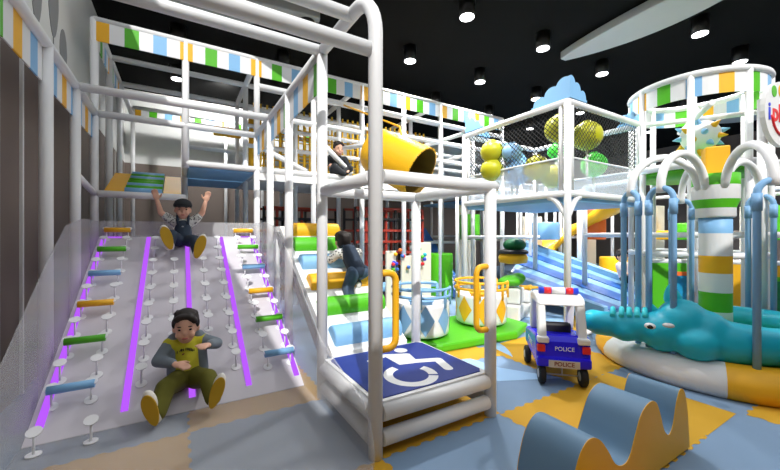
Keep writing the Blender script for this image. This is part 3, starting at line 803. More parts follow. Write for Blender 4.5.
# crocodile: one soft body lying round the column
def remeshed(name, mbuild, m, parent, voxel, smooth=6, sub=0):
    o = mbuild.build(name, m, parent)
    r = o.modifiers.new('r', 'REMESH'); r.mode = 'VOXEL'; r.voxel_size = voxel; r.use_smooth_shade = True
    s_ = o.modifiers.new('s', 'SMOOTH'); s_.iterations = smooth; s_.factor = .5
    bpy.context.view_layer.update()
    dg = bpy.context.evaluated_depsgraph_get()
    me = bpy.data.meshes.new_from_object(o.evaluated_get(dg))
    o.modifiers.clear(); old = o.data; o.data = me; bpy.data.meshes.remove(old)
    me.name = name
    for p in me.polygons: p.use_smooth = True
    return o
ck = thing('soft_crocodile', 'big teal soft crocodile lying on the roundabout with its snout towards the police car', 'crocodile', (KX, KY, 0))
mb = MB()
def polar(deg, r, z): a = math.radians(deg); return Vector((r*cos(a), r*sin(a), z))
pts = [polar(a, .80, .44) for a in range(186, 400, 8)]
rs = [.24-.065*min(1, i/5) - max(0, (i-14)*.004) for i in range(len(pts))]
mb.tube(pts, rs, 20)
hd = polar(169, 1.0, .52)
mb.ell(polar(179, .86, .56), (.25, .24, .27), 24, 16)
mb.ell(polar(172, 1.0, .47), (.2, .2, .2), 24, 16)
mb.ell(polar(188, .97, .42), (.19, .2, .17), 20, 14)
mb.ell(polar(190, .82, .50), (.22, .24, .24), 20, 14)
tip = Vector((4.15-KX, 2.28-KY, .50)); sd = (tip-hd); sd.z = 0; sd.normalize()
sn = [hd + Vector((0, 0, -.02)) + (tip-hd)*f for f in (0, .25, .5, .75, 1)]
mb.tube(sn, [.18, .16, .145, .14, .135], 20)
mb.ell(tip, (.135, .135, .13), 20, 12); mb.ell(sn[2]+Vector((-.02, -.02, -.05)), (.15, .15, .12), 20, 12)
mb.ell(sn[1]+Vector((0, 0, .06)), (.14, .14, .1), 20, 12)
remeshed('crocodile_body', mb, M['teal'], ck, .022, 8)
sidev = Vector((-sd.y, sd.x, 0))
for f in (.18, .3, .42, .54, .68):
    c = hd+(tip-hd)*f+Vector((0, 0, .145 - .03*f))
    MB().tube([c+sidev*-.11+Vector((0, 0, -.03)), c+Vector((0, 0, .035)), c+sidev*.11+Vector((0, 0, -.03))], .026, 10).build('snout_ridge', M['cyan'], ck)
def spike(base, h, lean):
    base = Vector(base)
    mb = MB(); n = 14
    pr = [(.075, 0), (.085, .06), (.07, .13), (.04, .2), (.008, .25)]
    mb.lathe([(r*h/.25, z*h/.25) for r, z in pr], base, n, R=Matrix.Rotation(lean, 3, 'Y'))
    return mb.build('ear_fin', M['cyan'], ck)
spike(polar(172, .80, .76), .24, -.45); spike(polar(162, .9, .60), .2, -.6)
ep = atz(649, 326, .56)
ec = ray(650, 326, 3.48)-Vector((KX, KY, 0))
e = MB().ell(ec, (.035, .05, .03), 16, 10).build('eye_white', M['white2'], ck); MB().ell(ec+Vector((-.02, -.01, -.004)), (.022, .028, .022), 14, 10).build('pupil', M['eye'], e)
MB().ell(ec+Vector((.09, -.12, .02)), (.045, .05, .022), 14, 10).build('brow_pad', M['silver'], ck)

# ================================================================ BLUE SLIDE, PANELS, ROUND TOWER AND BACKGROUND THINGS
bs = thing('blue_lane_slide', 'wide light blue slide with deep blue lanes running down behind the police car', 'slide')
An, Af, Bn, Bf = ray(508, 278, 7.4), ray(526, 246, 9.2), ray(606, 314, 6.0), ray(658, 294, 7.6)
def sheet(t0, t1, lift, nm, m, th=.04):
    mb = MB(); n = 12; vs = []
    for i in range(n+1):
        f = i/n; g = f - .06*sin(2*PI*f)*0
        lo_ = An.lerp(Bn, f); hi_ = Af.lerp(Bf, f)
        for t in (t0, t1):
            q = lo_.lerp(hi_, t)
            for dz in (0, -th): vs.append(q+Vector((0, 0, lift+dz)))
    fs = []
    for i in range(n):
        a = i*4; b = a+4
        fs += [(a, b, b+2, a+2), (a+1, a+3, b+3, b+1), (a, a+1, b+1, b), (a+2, b+2, b+3, a+3)]
    fs += [(0, 2, 3, 1), (n*4, n*4+1, n*4+3, n*4+2)]
    return mb.add(vs, fs).build(nm, M[m], bs)
sheet(0, 1, 0, 'slide_bed', 'slideblue', .08)
for t0, t1 in ((.10, .26), (.40, .58), (.72, .86)): sheet(t0, t1, .012, 'lane', 'slidedeep', .008)
for t0, t1 in ((-.03, .03), (.97, 1.04)): sheet(t0, t1, .12, 'side_rail', 'slideblue', .26)
bs2 = MB().prism([(6.3, .03), (8.1, 1.7), (8.1, 1.6), (6.4, 0.0)], (5.25, 0, 0), (0, 1, 0), (0, 0, 1), (.8, 0, 0)).build('far_blue_slide', M['slidedeep'])
tag(bs2, 'deep blue slide farther back under the rear frame, right of the access platform', 'slide')
o = MB().prism([(0, 0), (1.5, 0), (1.5, .1), (0, .1)], (2.8, 5.35, .5), (1, 0, 0), (0, 0, 1), (0, .5, 0)).build('low_bench_pad', M['blue'], bevel=.03)
tag(o, 'low light blue padded bench with white edge behind the blue cup', 'bench')

# bumble bee cart on the slide
p = ray(513, 252, 7.4)
bee = thing('bee_cart', 'round yellow and dark green cart with black stripe at the head of the blue slide', 'ride cart', (p.x, p.y, p.z-.25))
MB().lathe([(.1, 0), (.28, .03), (.3, .14), (.26, .22), (.1, .24)], (0, 0, 0), 24).build('cart_tub', M['tubeyellow'], bee)
MB().lathe([(.3, .22), (.31, .26), (.27, .3)], (0, 0, 0), 24).build('cart_band', M['rackdark'], bee)
MB().ell((.05, 0, .4), (.26, .22, .14), 20, 12).build('cart_hood', M['leafgreen'], bee)
# block stack with green cap
p0 = atz(513, 313, 0.0); p0 = Vector((5.1, 4.25, 0))
stk = [((0, 0, .14), (.42, .36, .27)), ((.36, .06, .13), (.30, .34, .25)), ((.06, .02, .42), (.34, .32, .27)), ((.36, .05, .38), (.26, .3, .22))]
labs = ['white foam block, lower left of the stack under the green cap', 'white foam block, lower right of the stack near the police car roof', 'white foam block, upper left of the stack under the green cap', 'white foam block, upper right of the stack under the yellow star']
for (c, s), l in zip(stk, labs):
    o = MB().box((p0.x+c[0], p0.y+c[1], c[2]), s, rz=.45).build('foam_block', M['white2'], bevel=.03); tag(o, l, 'foam block', 'white foam blocks')
mb = MB(); mb.ell((p0.x+.02, p0.y+.02, .68), (.24, .2, .10), 20, 12); mb.ell((p0.x+.16, p0.y-.02, .72), (.12, .12, .1), 16, 10); mb.ell((p0.x-.14, p0.y+.04, .67), (.12, .12, .08), 16, 10)
o = remeshed('green_cushion', mb, M['green'], None, .02, 3); tag(o, 'lumpy green cushion on top of the white foam blocks', 'cushion')
P = []
for k in range(10):
    r = .2 if k % 2 == 0 else .09; P.append((r*cos(2*PI*k/10+.3), r*sin(2*PI*k/10+.3)))
o = MB().prism(P, (p0.x+.46, p0.y+.02, .50), (1, 0, .1), (0, 1, 0), (0, 0, .05)).build('star_cushion', M['yellow'], bevel=.02); tag(o, 'yellow star shaped cushion lying on the white foam blocks', 'cushion')
# bead boards
bb = thing('bead_board', 'white upright play boards with coloured beads behind the blue cup', 'play board', (3.55, 5.3, 0))
for x, h, w in ((-.35, 1.22, .2), (.0, 1.12, .26), (.38, 1.36, .3)):
    MB().box((x, 0, h/2), (w, .05, h)).build('board', M['cream'], bb, bevel=.01)
cols = [M['red'], M['lampblue'], M['green'], M['yellow'], M['slidedeep'], M['orange'], M['teal']]
for k in range(26):
    MB().ell((random.uniform(-.4, .45), -.06-random.uniform(0, .05), random.uniform(.88, 1.25)), (.035, .035, .035), 10, 8).build('bead', cols[k % 7], bb)

# panel fence behind the roundabout
def fence_panel(name, a, b, z, m, label, inset=None):
    a = Vector((*a, 0)); b = Vector((*b, 0)); d = b-a; L = d.length; ang = math.atan2(d.y, d.x)
    t = thing(name, label, 'play panel', (a.x, a.y, 0), ang, 'play panels behind the roundabout')
    MB().box((L/2, 0, z/2), (L, .06, z)).build('panel_board', M[m], t, bevel=.008)
    MB().tube([(0, 0, z+.03), (L, 0, z+.03)], .045, 12).build('top_rail', M['white'], t)
    if inset:
        x0, x1, z0, z1, fm, im = inset
        f = MB().box(((x0+x1)/2, -.035, (z0+z1)/2), (x1-x0, .03, z1-z0)).build('screen_frame', M[fm], t, bevel=.008)
        MB().box(((x0+x1)/2-.02, -.055, (z0+z1)/2-.02), ((x1-x0)*.72, .012, (z1-z0)*.84)).build('picture', M[im], f)
    return t
ga = ray(640, 300, 6.6); gb = ray(696, 300, 6.5)
t = fence_panel('graphic_board', ga.xy, gb.xy, .98, 'green', 'green play panel with orange framed aquarium picture, left of the striped column', (.48, .92, .12, .82, 'orange', 'aqua'))
ya = ray(697, 300, 6.5); yb = ray(800, 300, 5.9)
t = fence_panel('graphic_board', ya.xy, yb.xy, .98, 'yellow', 'yellow play panel with green jungle picture, right of the striped column', (.82, 1.32, .1, .78, 'green', 'leafgreen'))

# round tower
rt = thing('round_tower', 'round white pole tower with striped ring band at the right', 'tower')
RC = (7.34, 2.39); RR = .87; RZ = 3.87
for k in range(8):
    a = 2*PI*(k+.35)/8; post(rt, RC[0]+RR*cos(a), RC[1]+RR*sin(a), 0, RZ, .045)
for z, r in ((RZ, .05), (2.55, .055), (1.2, .045)):
    MB().tube([(RC[0]+RR*cos(2*PI*k/56), RC[1]+RR*sin(2*PI*k/56), z) for k in range(56)], r, 10, closed=True).build('ring_rail', M['white'], rt)
valance_arc(rt, RC, RR, 0, 2*PI, RZ-.33, RZ-.04, [1, 0, 2, 0, 3, 0], 30)
MB().lathe([(.05, 2.44), (RR-.06, 2.44), (RR-.06, 2.52), (.05, 2.52)], (RC[0], RC[1], 0), 40).build('deck', M['green'], rt)
MB().tube([(RC[0], RC[1], 2.5), (RC[0], RC[1], RZ)], .04, 10).build('centre_pole', M['white'], rt)
for k in range(4):
    a = 2*PI*(k+.35)/4; rail(rt, (RC[0], RC[1], RZ-.45), (RC[0]+RR*cos(a), RC[1]+RR*sin(a), RZ-.45), .04)
# spiky ball on the tower deck
p = ray(700, 136, 5.9); sb = thing('spiky_ball', 'white ball with yellow and blue spikes and dots under the striped ring', 'spiky ball', (p.x, p.y, 2.6))
zc = p.z-2.6; rb = .27
MB().ell((0, 0, zc), (rb, rb, rb), 24, 16).build('ball_skin', M['white2'], sb)
n = 26
for k in range(n):
    zz = 1-2*(k+.5)/n; ph = k*2.39996; dv = Vector((math.sqrt(1-zz*zz)*cos(ph), math.sqrt(1-zz*zz)*sin(ph), zz))
    Rm = dv.to_track_quat('Z', 'Y').to_matrix()
    MB().lathe([(.055, -.02), (.035, .04), (.006, .11)], Vector((0, 0, zc))+dv*rb*.99, 10, R=Rm).build('spike', M['yellow' if k % 2 else 'blue'], sb)
MB().tube([(0, 0, -.06), (0, 0, zc-rb*.95)], .05, 10).build('stand', M['white'], sb)

# sign on the right
sg = thing('play_sign', 'white board with red lettering and coloured dots at the right edge', 'sign')
sc = ray(767, 112, 4.35); nv = Vector((sin(YAW)*-1, -cos(YAW), 0)); ang = math.radians(-8)
sg.location = (sc.x, sc.y, sc.z); sg.rotation_euler = (0, 0, ang)
P = [(.34+.45*cos(2*PI*k/32), .40*sin(2*PI*k/32)*(1 if sin(2*PI*k/32) < 0 else 1.05)) for k in range(32)]
MB().prism(P, (0, .03, 0), (1, 0, 0), (0, 0, 1), (0, -.05, 0)).build('sign_board', M['white2'], sg)
text_mesh('i', .31, 'lettering', M['lampblue'], sg, (.0, -.024, .0), (PI/2, 0, 0), .003, .006)
text_mesh('pla', .31, 'lettering', M['red'], sg, (.07, -.024, .0), (PI/2, 0, 0), .003, .006, 'LEFT')
mb = MB(); mb.tube([(.30+.26*cos(t), -.026, .04+.30*sin(t)) for t in [PI+.25+(PI-.5)*i/14 for i in range(15)]], .014, 8); mb.build('smile_mark', M['red'], sg)
for (x, z, r, c) in ((.12, .27, .06, 'green'), (.30, .30, .07, 'yellow'), (.5, .26, .05, 'blue')):
    MB().prism([(r*cos(2*PI*k/16), r*1.2*sin(2*PI*k/16)) for k in range(16)], (x, -.02, z), (1, 0, 0), (0, 0, 1), (0, -.006, 0)).build('dot', M[c], sg)
MB().tube([(.1, .08, -2.6-(sc.z-3.1)), (.1, .08, .2)], .05, 10).build('sign_post', M['white'], sg)

# yellow spiral slide
ys_ = thing('yellow_curved_slide', 'curved yellow slide beyond the blue lane slide', 'slide')
c0 = ray(598, 250, 8.6); pts = []
for i in range(22):
    a = -.6+i*.16; pts.append(Vector((c0.x+1.0*cos(a)-.4, c0.y+1.0*sin(a)+.2, 2.3-1.9*i/21)))
mb = MB()
prof = [(-.34, .22), (-.3, .02), (0, -.04), (.3, .02), (.34, .22)]
rows = []
for i, p in enumerate(pts):
    t = (pts[min(i+1, 21)]-pts[max(i-1, 0)]).normalized(); sd_ = t.cross(Vector((0, 0, 1))).normalized()
    rows.append([p+sd_*x+Vector((0, 0, z)) for x, z in prof])
vs = [q for r in rows for q in r]; fs = []
for i in range(21):
    for k in range(4): fs.append((i*5+k, i*5+k+1, (i+1)*5+k+1, (i+1)*5+k))
mb.add(vs, fs, 0, True); o = mb.build('chute', M['tubeyellow'], ys_); so = o.modifiers.new('s', 'SOLIDIFY'); so.thickness = .03
MB().tube([(c0.x-.4, c0.y+.2, 0), (c0.x-.4, c0.y+.2, 2.6)], .08, 12).build('centre_post', M['white'], ys_)

# far right frame
ff = thing('far_play_frame', 'white pole play frame filling the background behind the roundabout and net cage', 'climbing frame')
FX = [5.2, 6.4, 7.6, 8.8, 10.0, 11.2]; FY = [5.6, 7.0, 9.8]
for x in FX:
    for y in FY:
        if x < 7.5 and y > 9: continue
        if x < 6.5 and y > 6.0: continue
        post(ff, x, y, 0, 2.55 if y < 6 else 3.3, .042)
for y in FY:
    xs = 7.6 if y > 9 else (6.4 if y > 6 else 5.2)
    for z in (1.45, 2.55): rail(ff, (xs, y, z), (11.2, y, z), .04)
for x in FX[1:]: rail(ff, (x, 5.6, 2.55), (x, 7.0, 2.55), .04)
for k in range(9): post(ff, 5.55+.62*k, 5.62 if k % 2 else 6.2, 0, 2.5, .036)
for k in range(6): post(ff, 7.3+.7*k, 7.05, 0, 2.5, .034)
MB().box((9.2, 8.4, 2.5), (4.0, 2.7, .06)).build('deck', M['blue'], ff)
MB().box((9.2, 8.4, 1.35), (4.0, 2.7, .06)).build('deck', M['beige'], ff)
for y in (4.4, 3.6):
    pass
fr2 = thing('side_play_frame', 'white pole frame behind the yellow play panel at the right edge', 'climbing frame')
for (x, y) in ((7.0, 1.6), (7.5, .4), (7.3, 4.2), (11.0, 5.0), (11.0, 1.0), (12.4, 3.0), (12.4, -.5), (11.5, -1.2)):
    post(fr2, x, y, 0, 2.5, .05)
for z in (1.5, 2.5):
    rail(fr2, (7.3, 4.2, z), (7.0, 1.6, z), .045); rail(fr2, (7.0, 1.6, z), (7.5, .4, z), .045)
    rail(fr2, (11.0, 5.0, z), (11.0, 1.0, z), .045); rail(fr2, (12.4, 3, z), (12.4, -.5, z), .045); rail(fr2, (11, 1, z), (11.5, -1.2, z), .045)
# soft shapes seen in the gaps of the far frame
shp = [(545, 232, 9.0, .35, 'slideblue', 'blue padded drum far behind the net cage posts'), (595, 214, 9.4, .26, 'orange', 'orange padded drum far behind the net cage posts'),
       (470, 222, 8.9, .25, 'green', 'green padded drum under the rear deck beside the far blue slide'), (690, 232, 8.4, .3, 'green', 'green padded drum behind the striped column, left side'),
       (670, 240, 9.2, .3, 'tubeyellow', 'yellow padded drum behind the blue hand frames'),
       (775, 215, 8.2, .3, 'green', 'green padded drum at the right edge behind the blue hand frame'), (440, 262, 8.3, .3, 'green', 'green padded drum low behind the bead boards'),
       (614, 266, 9.2, .34, 'tubeyellow', 'yellow padded drum beside the child in the pale top'),
       (752, 246, 9.0, .35, 'taupe', 'brown padded drum behind the yellow play panel')]
for u, v, d_, r, m, lab in shp:
    p = ray(u, v, d_); z0 = 0 if p.z < 1.2 else (1.38 if p.z < 2.4 else 2.6)
    o = MB().lathe([(r*.96, .0), (r, .03), (r, max(.2, p.z-z0+r*.6)), (r*.96, max(.23, p.z-z0+r*.6+.03))], (p.x, p.y, z0+.002), 20).build('padded_drum', M[m]); tag(o, lab, 'soft play drum', 'padded drums in the far frame')

for u, d_, w_, h_, lab in ((466, 9.4, .55, 2.3, 'tall cream board far behind the yellow spinning cup'), (532, 9.6, .6, 2.0, 'tall cream board far behind the bee cart'),
        (588, 9.9, .5, 2.2, 'tall cream board far behind the net cage corner post'), (655, 9.6, .6, 2.3, 'tall cream board far behind the blue hand frames'),
        (748, 8.8, .5, 2.2, 'tall cream board far behind the right side of the striped column')):
    p = ray(u, 235, d_)
    tag(MB().box((p.x, p.y, h_/2+.002), (w_, .06, h_), rz=-.3).build('cream_board', M['cream'], bevel=.01), lab, 'board', 'cream boards in the far frame')

# ================================================================ CHILDREN
def capsule(mb, p, q, r1, r2, n=14, rings=8):
    mb.ell(p, (r1,)*3, n, rings); mb.ell(q, (r2,)*3, n, rings)
    mb.tube([p, q], [r1, r2], n)
V = Vector
def chain(mb, pts, rs):
    for i in range(len(pts)-1): capsule(mb, V(pts[i]), V(pts[i+1]), rs[i], rs[i+1])
def hand(mb, wrist, direc, up, s=1.0, curl=.5, thumb=1):
    d = V(direc).normalized(); u = V(up); u = (u-d*u.dot(d)).normalized(); w = d.cross(u)   # u: back of the hand
    wr = V(wrist); palm = wr+d*.05*s
    R = Matrix((w, d, u)).transposed()
    mb.ell(palm, (.034*s, .045*s, .017*s), 14, 10, R=R)
    for k, (off, L) in enumerate(((-.026, .045), (-.009, .054), (.009, .05), (.025, .04))):
        b = palm+w*off*s+d*.035*s
        m1 = b+(d*cos(curl*.5)-u*sin(curl*.5))*L*.5*s; m2 = m1+(d*cos(curl*1.4)-u*sin(curl*1.4))*L*.5*s
        chain(mb, [b, m1, m2], [.0095*s, .009*s, .008*s])
    b = palm-w*.028*s*thumb-d*.015*s; m1 = b+(d*.6-w*.8*thumb-u*.2).normalized()*.03*s; m2 = m1+(d*.9-w*.3*thumb-u*.3).normalized()*.026*s
    chain(mb, [b, m1, m2], [.011*s, .0105*s, .009*s])
def head_shapes(mb, c, R, s):
    mb.ell(c+R @ V((0, 0, .015))*s, (.088*s, .105*s, .115*s), 24, 16, R=R)
    mb.ell(c+R @ V((0, -.028, -.055))*s, (.066*s, .07*s, .075*s), 20, 14, R=R)
    mb.ell(c+R @ V((0, -.1, -.022))*s, (.014*s, .02*s, .018*s), 12, 8, R=R)
    for sx in (-1, 1):
        mb.ell(c+R @ V((sx*.09, .0, -.01))*s, (.014*s, .024*s, .034*s), 12, 8, R=R)
        mb.ell(c+R @ V((sx*.045, -.07, -.045))*s, (.03*s, .03*s, .028*s), 12, 8, R=R)
def face(par, c, R, s):
    for sx in (-1, 1):
        e = MB().ell(c+R @ V((sx*.036, -.089, .004))*s, (.016*s, .009*s, .009*s), 12, 8, R=R).build('eye', M['eye'], par)
        MB().ell(c+R @ V((sx*.037, -.093, .03))*s, (.02*s, .008*s, .0045*s), 10, 6, R=R).build('eyebrow', M['hair'], par)
    MB().ell(c+R @ V((0, -.096, -.07))*s, (.024*s, .01*s, .0075*s), 12, 8, R=R).build('mouth', M['lip'], par)
def hair_mesh(c, R, s, par, m, fringe=True):
    mb = MB()
    mb.ell(c+R @ V((0, .024, .058))*s, (.098*s, .108*s, .098*s), 24, 16, R=R)
    mb.ell(c+R @ V((0, .05, -.0))*s, (.094*s, .075*s, .095*s), 20, 14, R=R)
    if fringe:
        for x, z, r in ((-.066, .088, .026), (-.04, .106, .028), (-.008, .112, .03), (.026, .108, .03), (.056, .09, .03), (.074, .064, .022)):
            mb.ell(c+R @ V((x, -.07, z))*s, (r*s, .03*s, .02*s), 12, 8, R=R)
        for k in range(12): mb.ell(c+R @ V((.07*cos(k*2.4), .02+.075*sin(k*2.4), .108+.01*sin(k*5.1)))*s, (.024*s, .03*s, .022*s), 10, 6, R=R)
        for sx in (-1, 1): mb.ell(c+R @ V((sx*.086, -.015, .04))*s, (.02*s, .035*s, .045*s), 12, 8, R=R)
    return remeshed('hair', mb, m, par, .011*s, 2)
def sole_shoe(par, ankle, toe_dir, sole_n, s, m_shoe, m_sole, L=.22):
    """shoe whose sole faces sole_n and whose toe points along toe_dir"""
    t = V(toe_dir).normalized(); n = V(sole_n); n = (n-t*n.dot(t)).normalized(); w = t.cross(n)
    R = Matrix((w, t, -n)).transposed(); a = V(ankle)
    mb = MB(); c = a+t*L*.30*s
    mb.ell(c+t*.055*s+n*.02*s, (.045*s, .085*s, .042*s), 18, 12, R=R); mb.ell(c-t*.06*s+n*.01*s, (.04*s, .06*s, .05*s), 18, 12, R=R); mb.ell(a, (.045*s, .048*s, .05*s), 14, 10, R=R)
    sh = remeshed('shoe', mb, m_shoe, par, .012, 3)
    P = []
    for k in range(28):
        th = 2*PI*k/28; y = L*.52*sin(th); wd = .046+.008*sin(th); P.append((wd*cos(th)*s, y*s))
    MB().prism(P, c+n*.055*s, w, t, n*.016*s).build('sole', m_sole, sh, bevel=.004)
    return sh

def child(name, label, J, style, s=1.0, face_dir=(0, -1, 0), pitch=0, roll=0):
    t = thing(name, label, 'person')
    fd = V(face_dir).normalized(); yaw = math.atan2(fd.x, -fd.y)
    R = Matrix.Rotation(yaw, 3, 'Z') @ Matrix.Rotation(pitch, 3, 'X') @ Matrix.Rotation(roll, 3, 'Y')
    hip, chest, neck, head = (V(J[k]) for k in ('hip', 'chest', 'neck', 'head'))
    right = R @ V((1, 0, 0))
    mb = MB()
    chain(mb, [hip, (hip+chest)/2, chest, neck], [.085*s, .085*s, .09*s, .05*s])
    capsule(mb, neck, head+R @ V((0, .01, -.05))*s, .04*s, .04*s); head_shapes(mb, head, R, s)
    for sd in ('a', 'b'):
        S, E, W = V(J['s'+sd]), V(J['e'+sd]), V(J['w'+sd]); Hh, K, A_ = V(J['h'+sd]), V(J['k'+sd]), V(J['f'+sd])
        chain(mb, [chest+(S-chest)*.5, S, E, W], [.06*s, .047*s, .036*s, .026*s])
        hand(mb, W, W-E, J.get('up', (0, -.3, 1)), s*1.15, J.get('curl', .6), 1 if sd == 'a' else -1)
        chain(mb, [hip, Hh, K, A_], [.07*s, .072*s, .052*s, .036*s])
    remeshed('body', mb, M['skin'], t, .0095, 3)
    face(t, head, R, s)
    # trousers
    mb = MB(); chain(mb, [hip, hip+(chest-hip)*.22], [.1*s, .098*s])
    for sd in ('a', 'b'):
        Hh, K, A_ = V(J['h'+sd]), V(J['k'+sd]), V(J['f'+sd])
        chain(mb, [hip, Hh, K, K+(A_-K)*style.get('leg', .92)], [.085*s, .088*s, .072*s, .06*s])
    remeshed('trousers', mb, M[style['trousers']], t, .012, 3)
    # shirt
    mb = MB(); chain(mb, [hip+(chest-hip)*.12, chest, neck-(neck-chest)*.25], [.1*s, .104*s, .07*s])
    for sd in ('a', 'b'):
        S, E, W = V(J['s'+sd]), V(J['e'+sd]), V(J['w'+sd])
        chain(mb, [chest+(S-chest)*.4, S, S+(E-S)*style.get('sleeve', .5)], [.075*s, .064*s, .054*s])
    remeshed('shirt', mb, M[style['shirt']], t, .012, 3)
    if style.get('jacket'):
        mb = MB()
        for sd in ('a', 'b'):
            S, E, W = V(J['s'+sd]), V(J['e'+sd]), V(J['w'+sd])
            chain(mb, [S, E, W-(W-E)*.1], [.062*s, .05*s, .04*s])
            o_ = (S-chest); o_.z = 0
            chain(mb, [chest+o_*.72-fd*.02+V((0, 0, .06*s)), hip+o_*.85-fd*.02+V((0, 0, .03))], [.06*s, .055*s])
        chain(mb, [chest+fd*-.05*s, hip+fd*-.05*s], [.095*s, .095*s])
        remeshed('jacket', mb, M[style['jacket']], t, .012, 3)
    if style.get('bib'):
        mb = MB(); chain(mb, [hip+(chest-hip)*.1+fd*.012*s, chest+fd*.014*s-(chest-hip)*.08], [.108*s, .1*s])
        if style.get('back'): chain(mb, [hip-fd*.012*s, chest-fd*.02*s+V((0, 0, .02))], [.108*s, .108*s])
        bibo = remeshed('overall_bib', mb, M[style['bib']], t, .012, 3)
        for sd in ('a', 'b'):
            S = V(J['s'+sd]); q = chest+(S-chest)*.5
            MB().tube([chest+(S-chest)*.45+fd*.108*s-V((0, 0, .02)), q+fd*.06*s+V((0, 0, .085*s)), q+V((0, 0, .1*s)), q-fd*.1*s], .016*s, 8).build('shoulder_strap', M[style['bib']], bibo)
        text_mesh('86', .03, 'lettering', M['white2'], bibo, chest+fd*.125*s+V((0, 0, -.03)), (PI/2, 0, yaw), .001)
    hair_mesh(head, R, s, t, M['hair'], style.get('fringe', True))
    if style.get('cap'):
        mb = MB(); mb.lathe([(.108*s, .035*s), (.112*s, .07*s), (.09*s, .12*s), (.05*s, .145*s), (.005, .15*s)], head, 24, R=R)
        cp_ = mb.build('cap', M[style['cap']], t)
        MB().ell(head+R @ V((0, -.11, .045))*s, (.085*s, .07*s, .008*s), 18, 8, R=R).build('cap_peak', M[style['cap']], cp_)
    for sd in ('a', 'b'):
        if 'toe'+sd in J: sole_shoe(t, J['f'+sd], J['toe'+sd], J['sole'+sd], s*style.get('shoe', 1.1), M[style['shoes']], M[style['soles']])
    return t

s = 1.22
J1 = dict(hip=(.06, 3.68, .25), chest=(.05, 3.76, .46), neck=(.05, 3.76, .54), head=(.05, 3.71, .665),
          sa=(-.09, 3.75, .49), ea=(-.19, 3.66, .37), wa=(-.06, 3.50, .37), sb=(.20, 3.76, .49), eb=(.33, 3.68, .46), wb=(.25, 3.52, .50),
          ha=(-.03, 3.62, .22), ka=(-.12, 3.42, .25), fa=(-.18, 3.22, .10), hb=(.14, 3.62, .22), kb=(.23, 3.42, .27), fb=(.265, 3.22, .13),
          toea=(-.3, .1, 1), solea=(-.25, -1, .15), toeb=(.35, .1, 1), soleb=(-.1, -1, .1), curl=.4)
s = 1.08; c_ = V((.06, 3.62, .09))
for k_ in list(J1):
    if not k_.startswith(('toe', 'sole', 'curl')):
        J1[k_] = tuple(c_+(V(J1[k_])-c_)*.89)
        if k_[0] in 'csew' or k_ in ('neck', 'head'): J1[k_] = (J1[k_][0], J1[k_][1]+.02, J1[k_][2]+.055)
child('person', 'child in mustard tee, grey jacket and olive trousers sitting at the slide foot', J1,
      dict(trousers='olive', shirt='tee', jacket='jacket', shoes='shoe', soles='sole', sleeve=.3, shoe=1.0), s, (-.12, -1, 0), .08)
tee = [o for o in C.objects if o.name.startswith('shirt')][-1]
cch = V(J1['chest'])
for i, chx in enumerate('I AM FRESH'):
    if chx == ' ': continue
    f = (i-4.5)/4.5
    text_mesh(chx, .031, 'lettering', M['darkcloth'], tee, cch+V((f*.062-.008, -.130+.016*f*f, .0-.022*f*f)), (PI/2-.15, 0, f*.35-.12), .002, .0008)
MB().ell(cch+V((-.01, -.124, -.055)), (.03, .007, .024), 12, 8).build('shirt_print', M['platered'], tee)
s = 1.08
J2 = dict(hip=(.05, 5.95, 1.46), chest=(.04, 6.0, 1.65), neck=(.04, 6.0, 1.74), head=(.04, 5.97, 1.87),
          sa=(-.1, 5.98, 1.71), ea=(-.23, 5.95, 1.82), wa=(-.27, 5.93, 1.98), sb=(.18, 5.98, 1.71), eb=(.29, 5.94, 1.83), wb=(.33, 5.90, 1.99),
          ha=(-.03, 5.88, 1.43), ka=(-.10, 5.74, 1.5), fa=(-.12, 5.60, 1.36), hb=(.12, 5.88, 1.42), kb=(.19, 5.70, 1.42), fb=(.21, 5.48, 1.24),
          toea=(-.3, .1, 1), solea=(.05, -1, .1), toeb=(.3, .1, 1), soleb=(-.05, -1, .1), up=(0, 1, 0), curl=.3)
child('person', 'child in black cap and dark overalls with raised arms at the slide top', J2,
      dict(trousers='denimd', shirt='pattern', bib='denimd', cap='darkcloth', shoes='shoe', soles='sole', sleeve=.55, shoe=1.3, fringe=False), s, (0, -1, 0), .05)
s = .98
J3 = dict(hip=(1.86, 4.10, 1.22), chest=(1.85, 4.36, 1.43), neck=(1.84, 4.44, 1.5), head=(1.83, 4.52, 1.60),
          sa=(1.70, 4.38, 1.44), ea=(1.62, 4.5, 1.34), wa=(1.62, 4.66, 1.40), sb=(2.0, 4.36, 1.44), eb=(2.07, 4.5, 1.33), wb=(2.03, 4.66, 1.40),
          ha=(1.79, 4.07, 1.19), ka=(1.72, 4.1, .98), fa=(1.67, 3.87, .86), hb=(1.94, 4.08, 1.2), kb=(1.94, 4.30, 1.10), fb=(1.90, 4.16, 1.02),
          toea=(0, 1, .3), solea=(0, .3, -1), toeb=(0, 1, .3), soleb=(0, .3, -1), up=(0, -.3, 1), curl=1.0)
for k_ in list(J3):
    if not k_.startswith(('toe', 'sole', 'curl', 'up')): 
        h3 = V((1.86, 4.10, 1.22)); q3 = h3+(V(J3[k_])-h3)*.9; J3[k_] = (q3.x, q3.y-.22, q3.z-.15)
child('person', 'child in denim seen from behind climbing the padded roll ramp', J3,
      dict(trousers='denim', shirt='pattern', bib='denimd', back=True, shoes='shoe', soles='shoe', sleeve=.9), s, (0, 1, 0), -.3)
q = ray(625, 283, 7.75); q.z = max(q.z, .55)
def off(b, x, y, z): return (b.x+x, b.y+y, b.z+z)
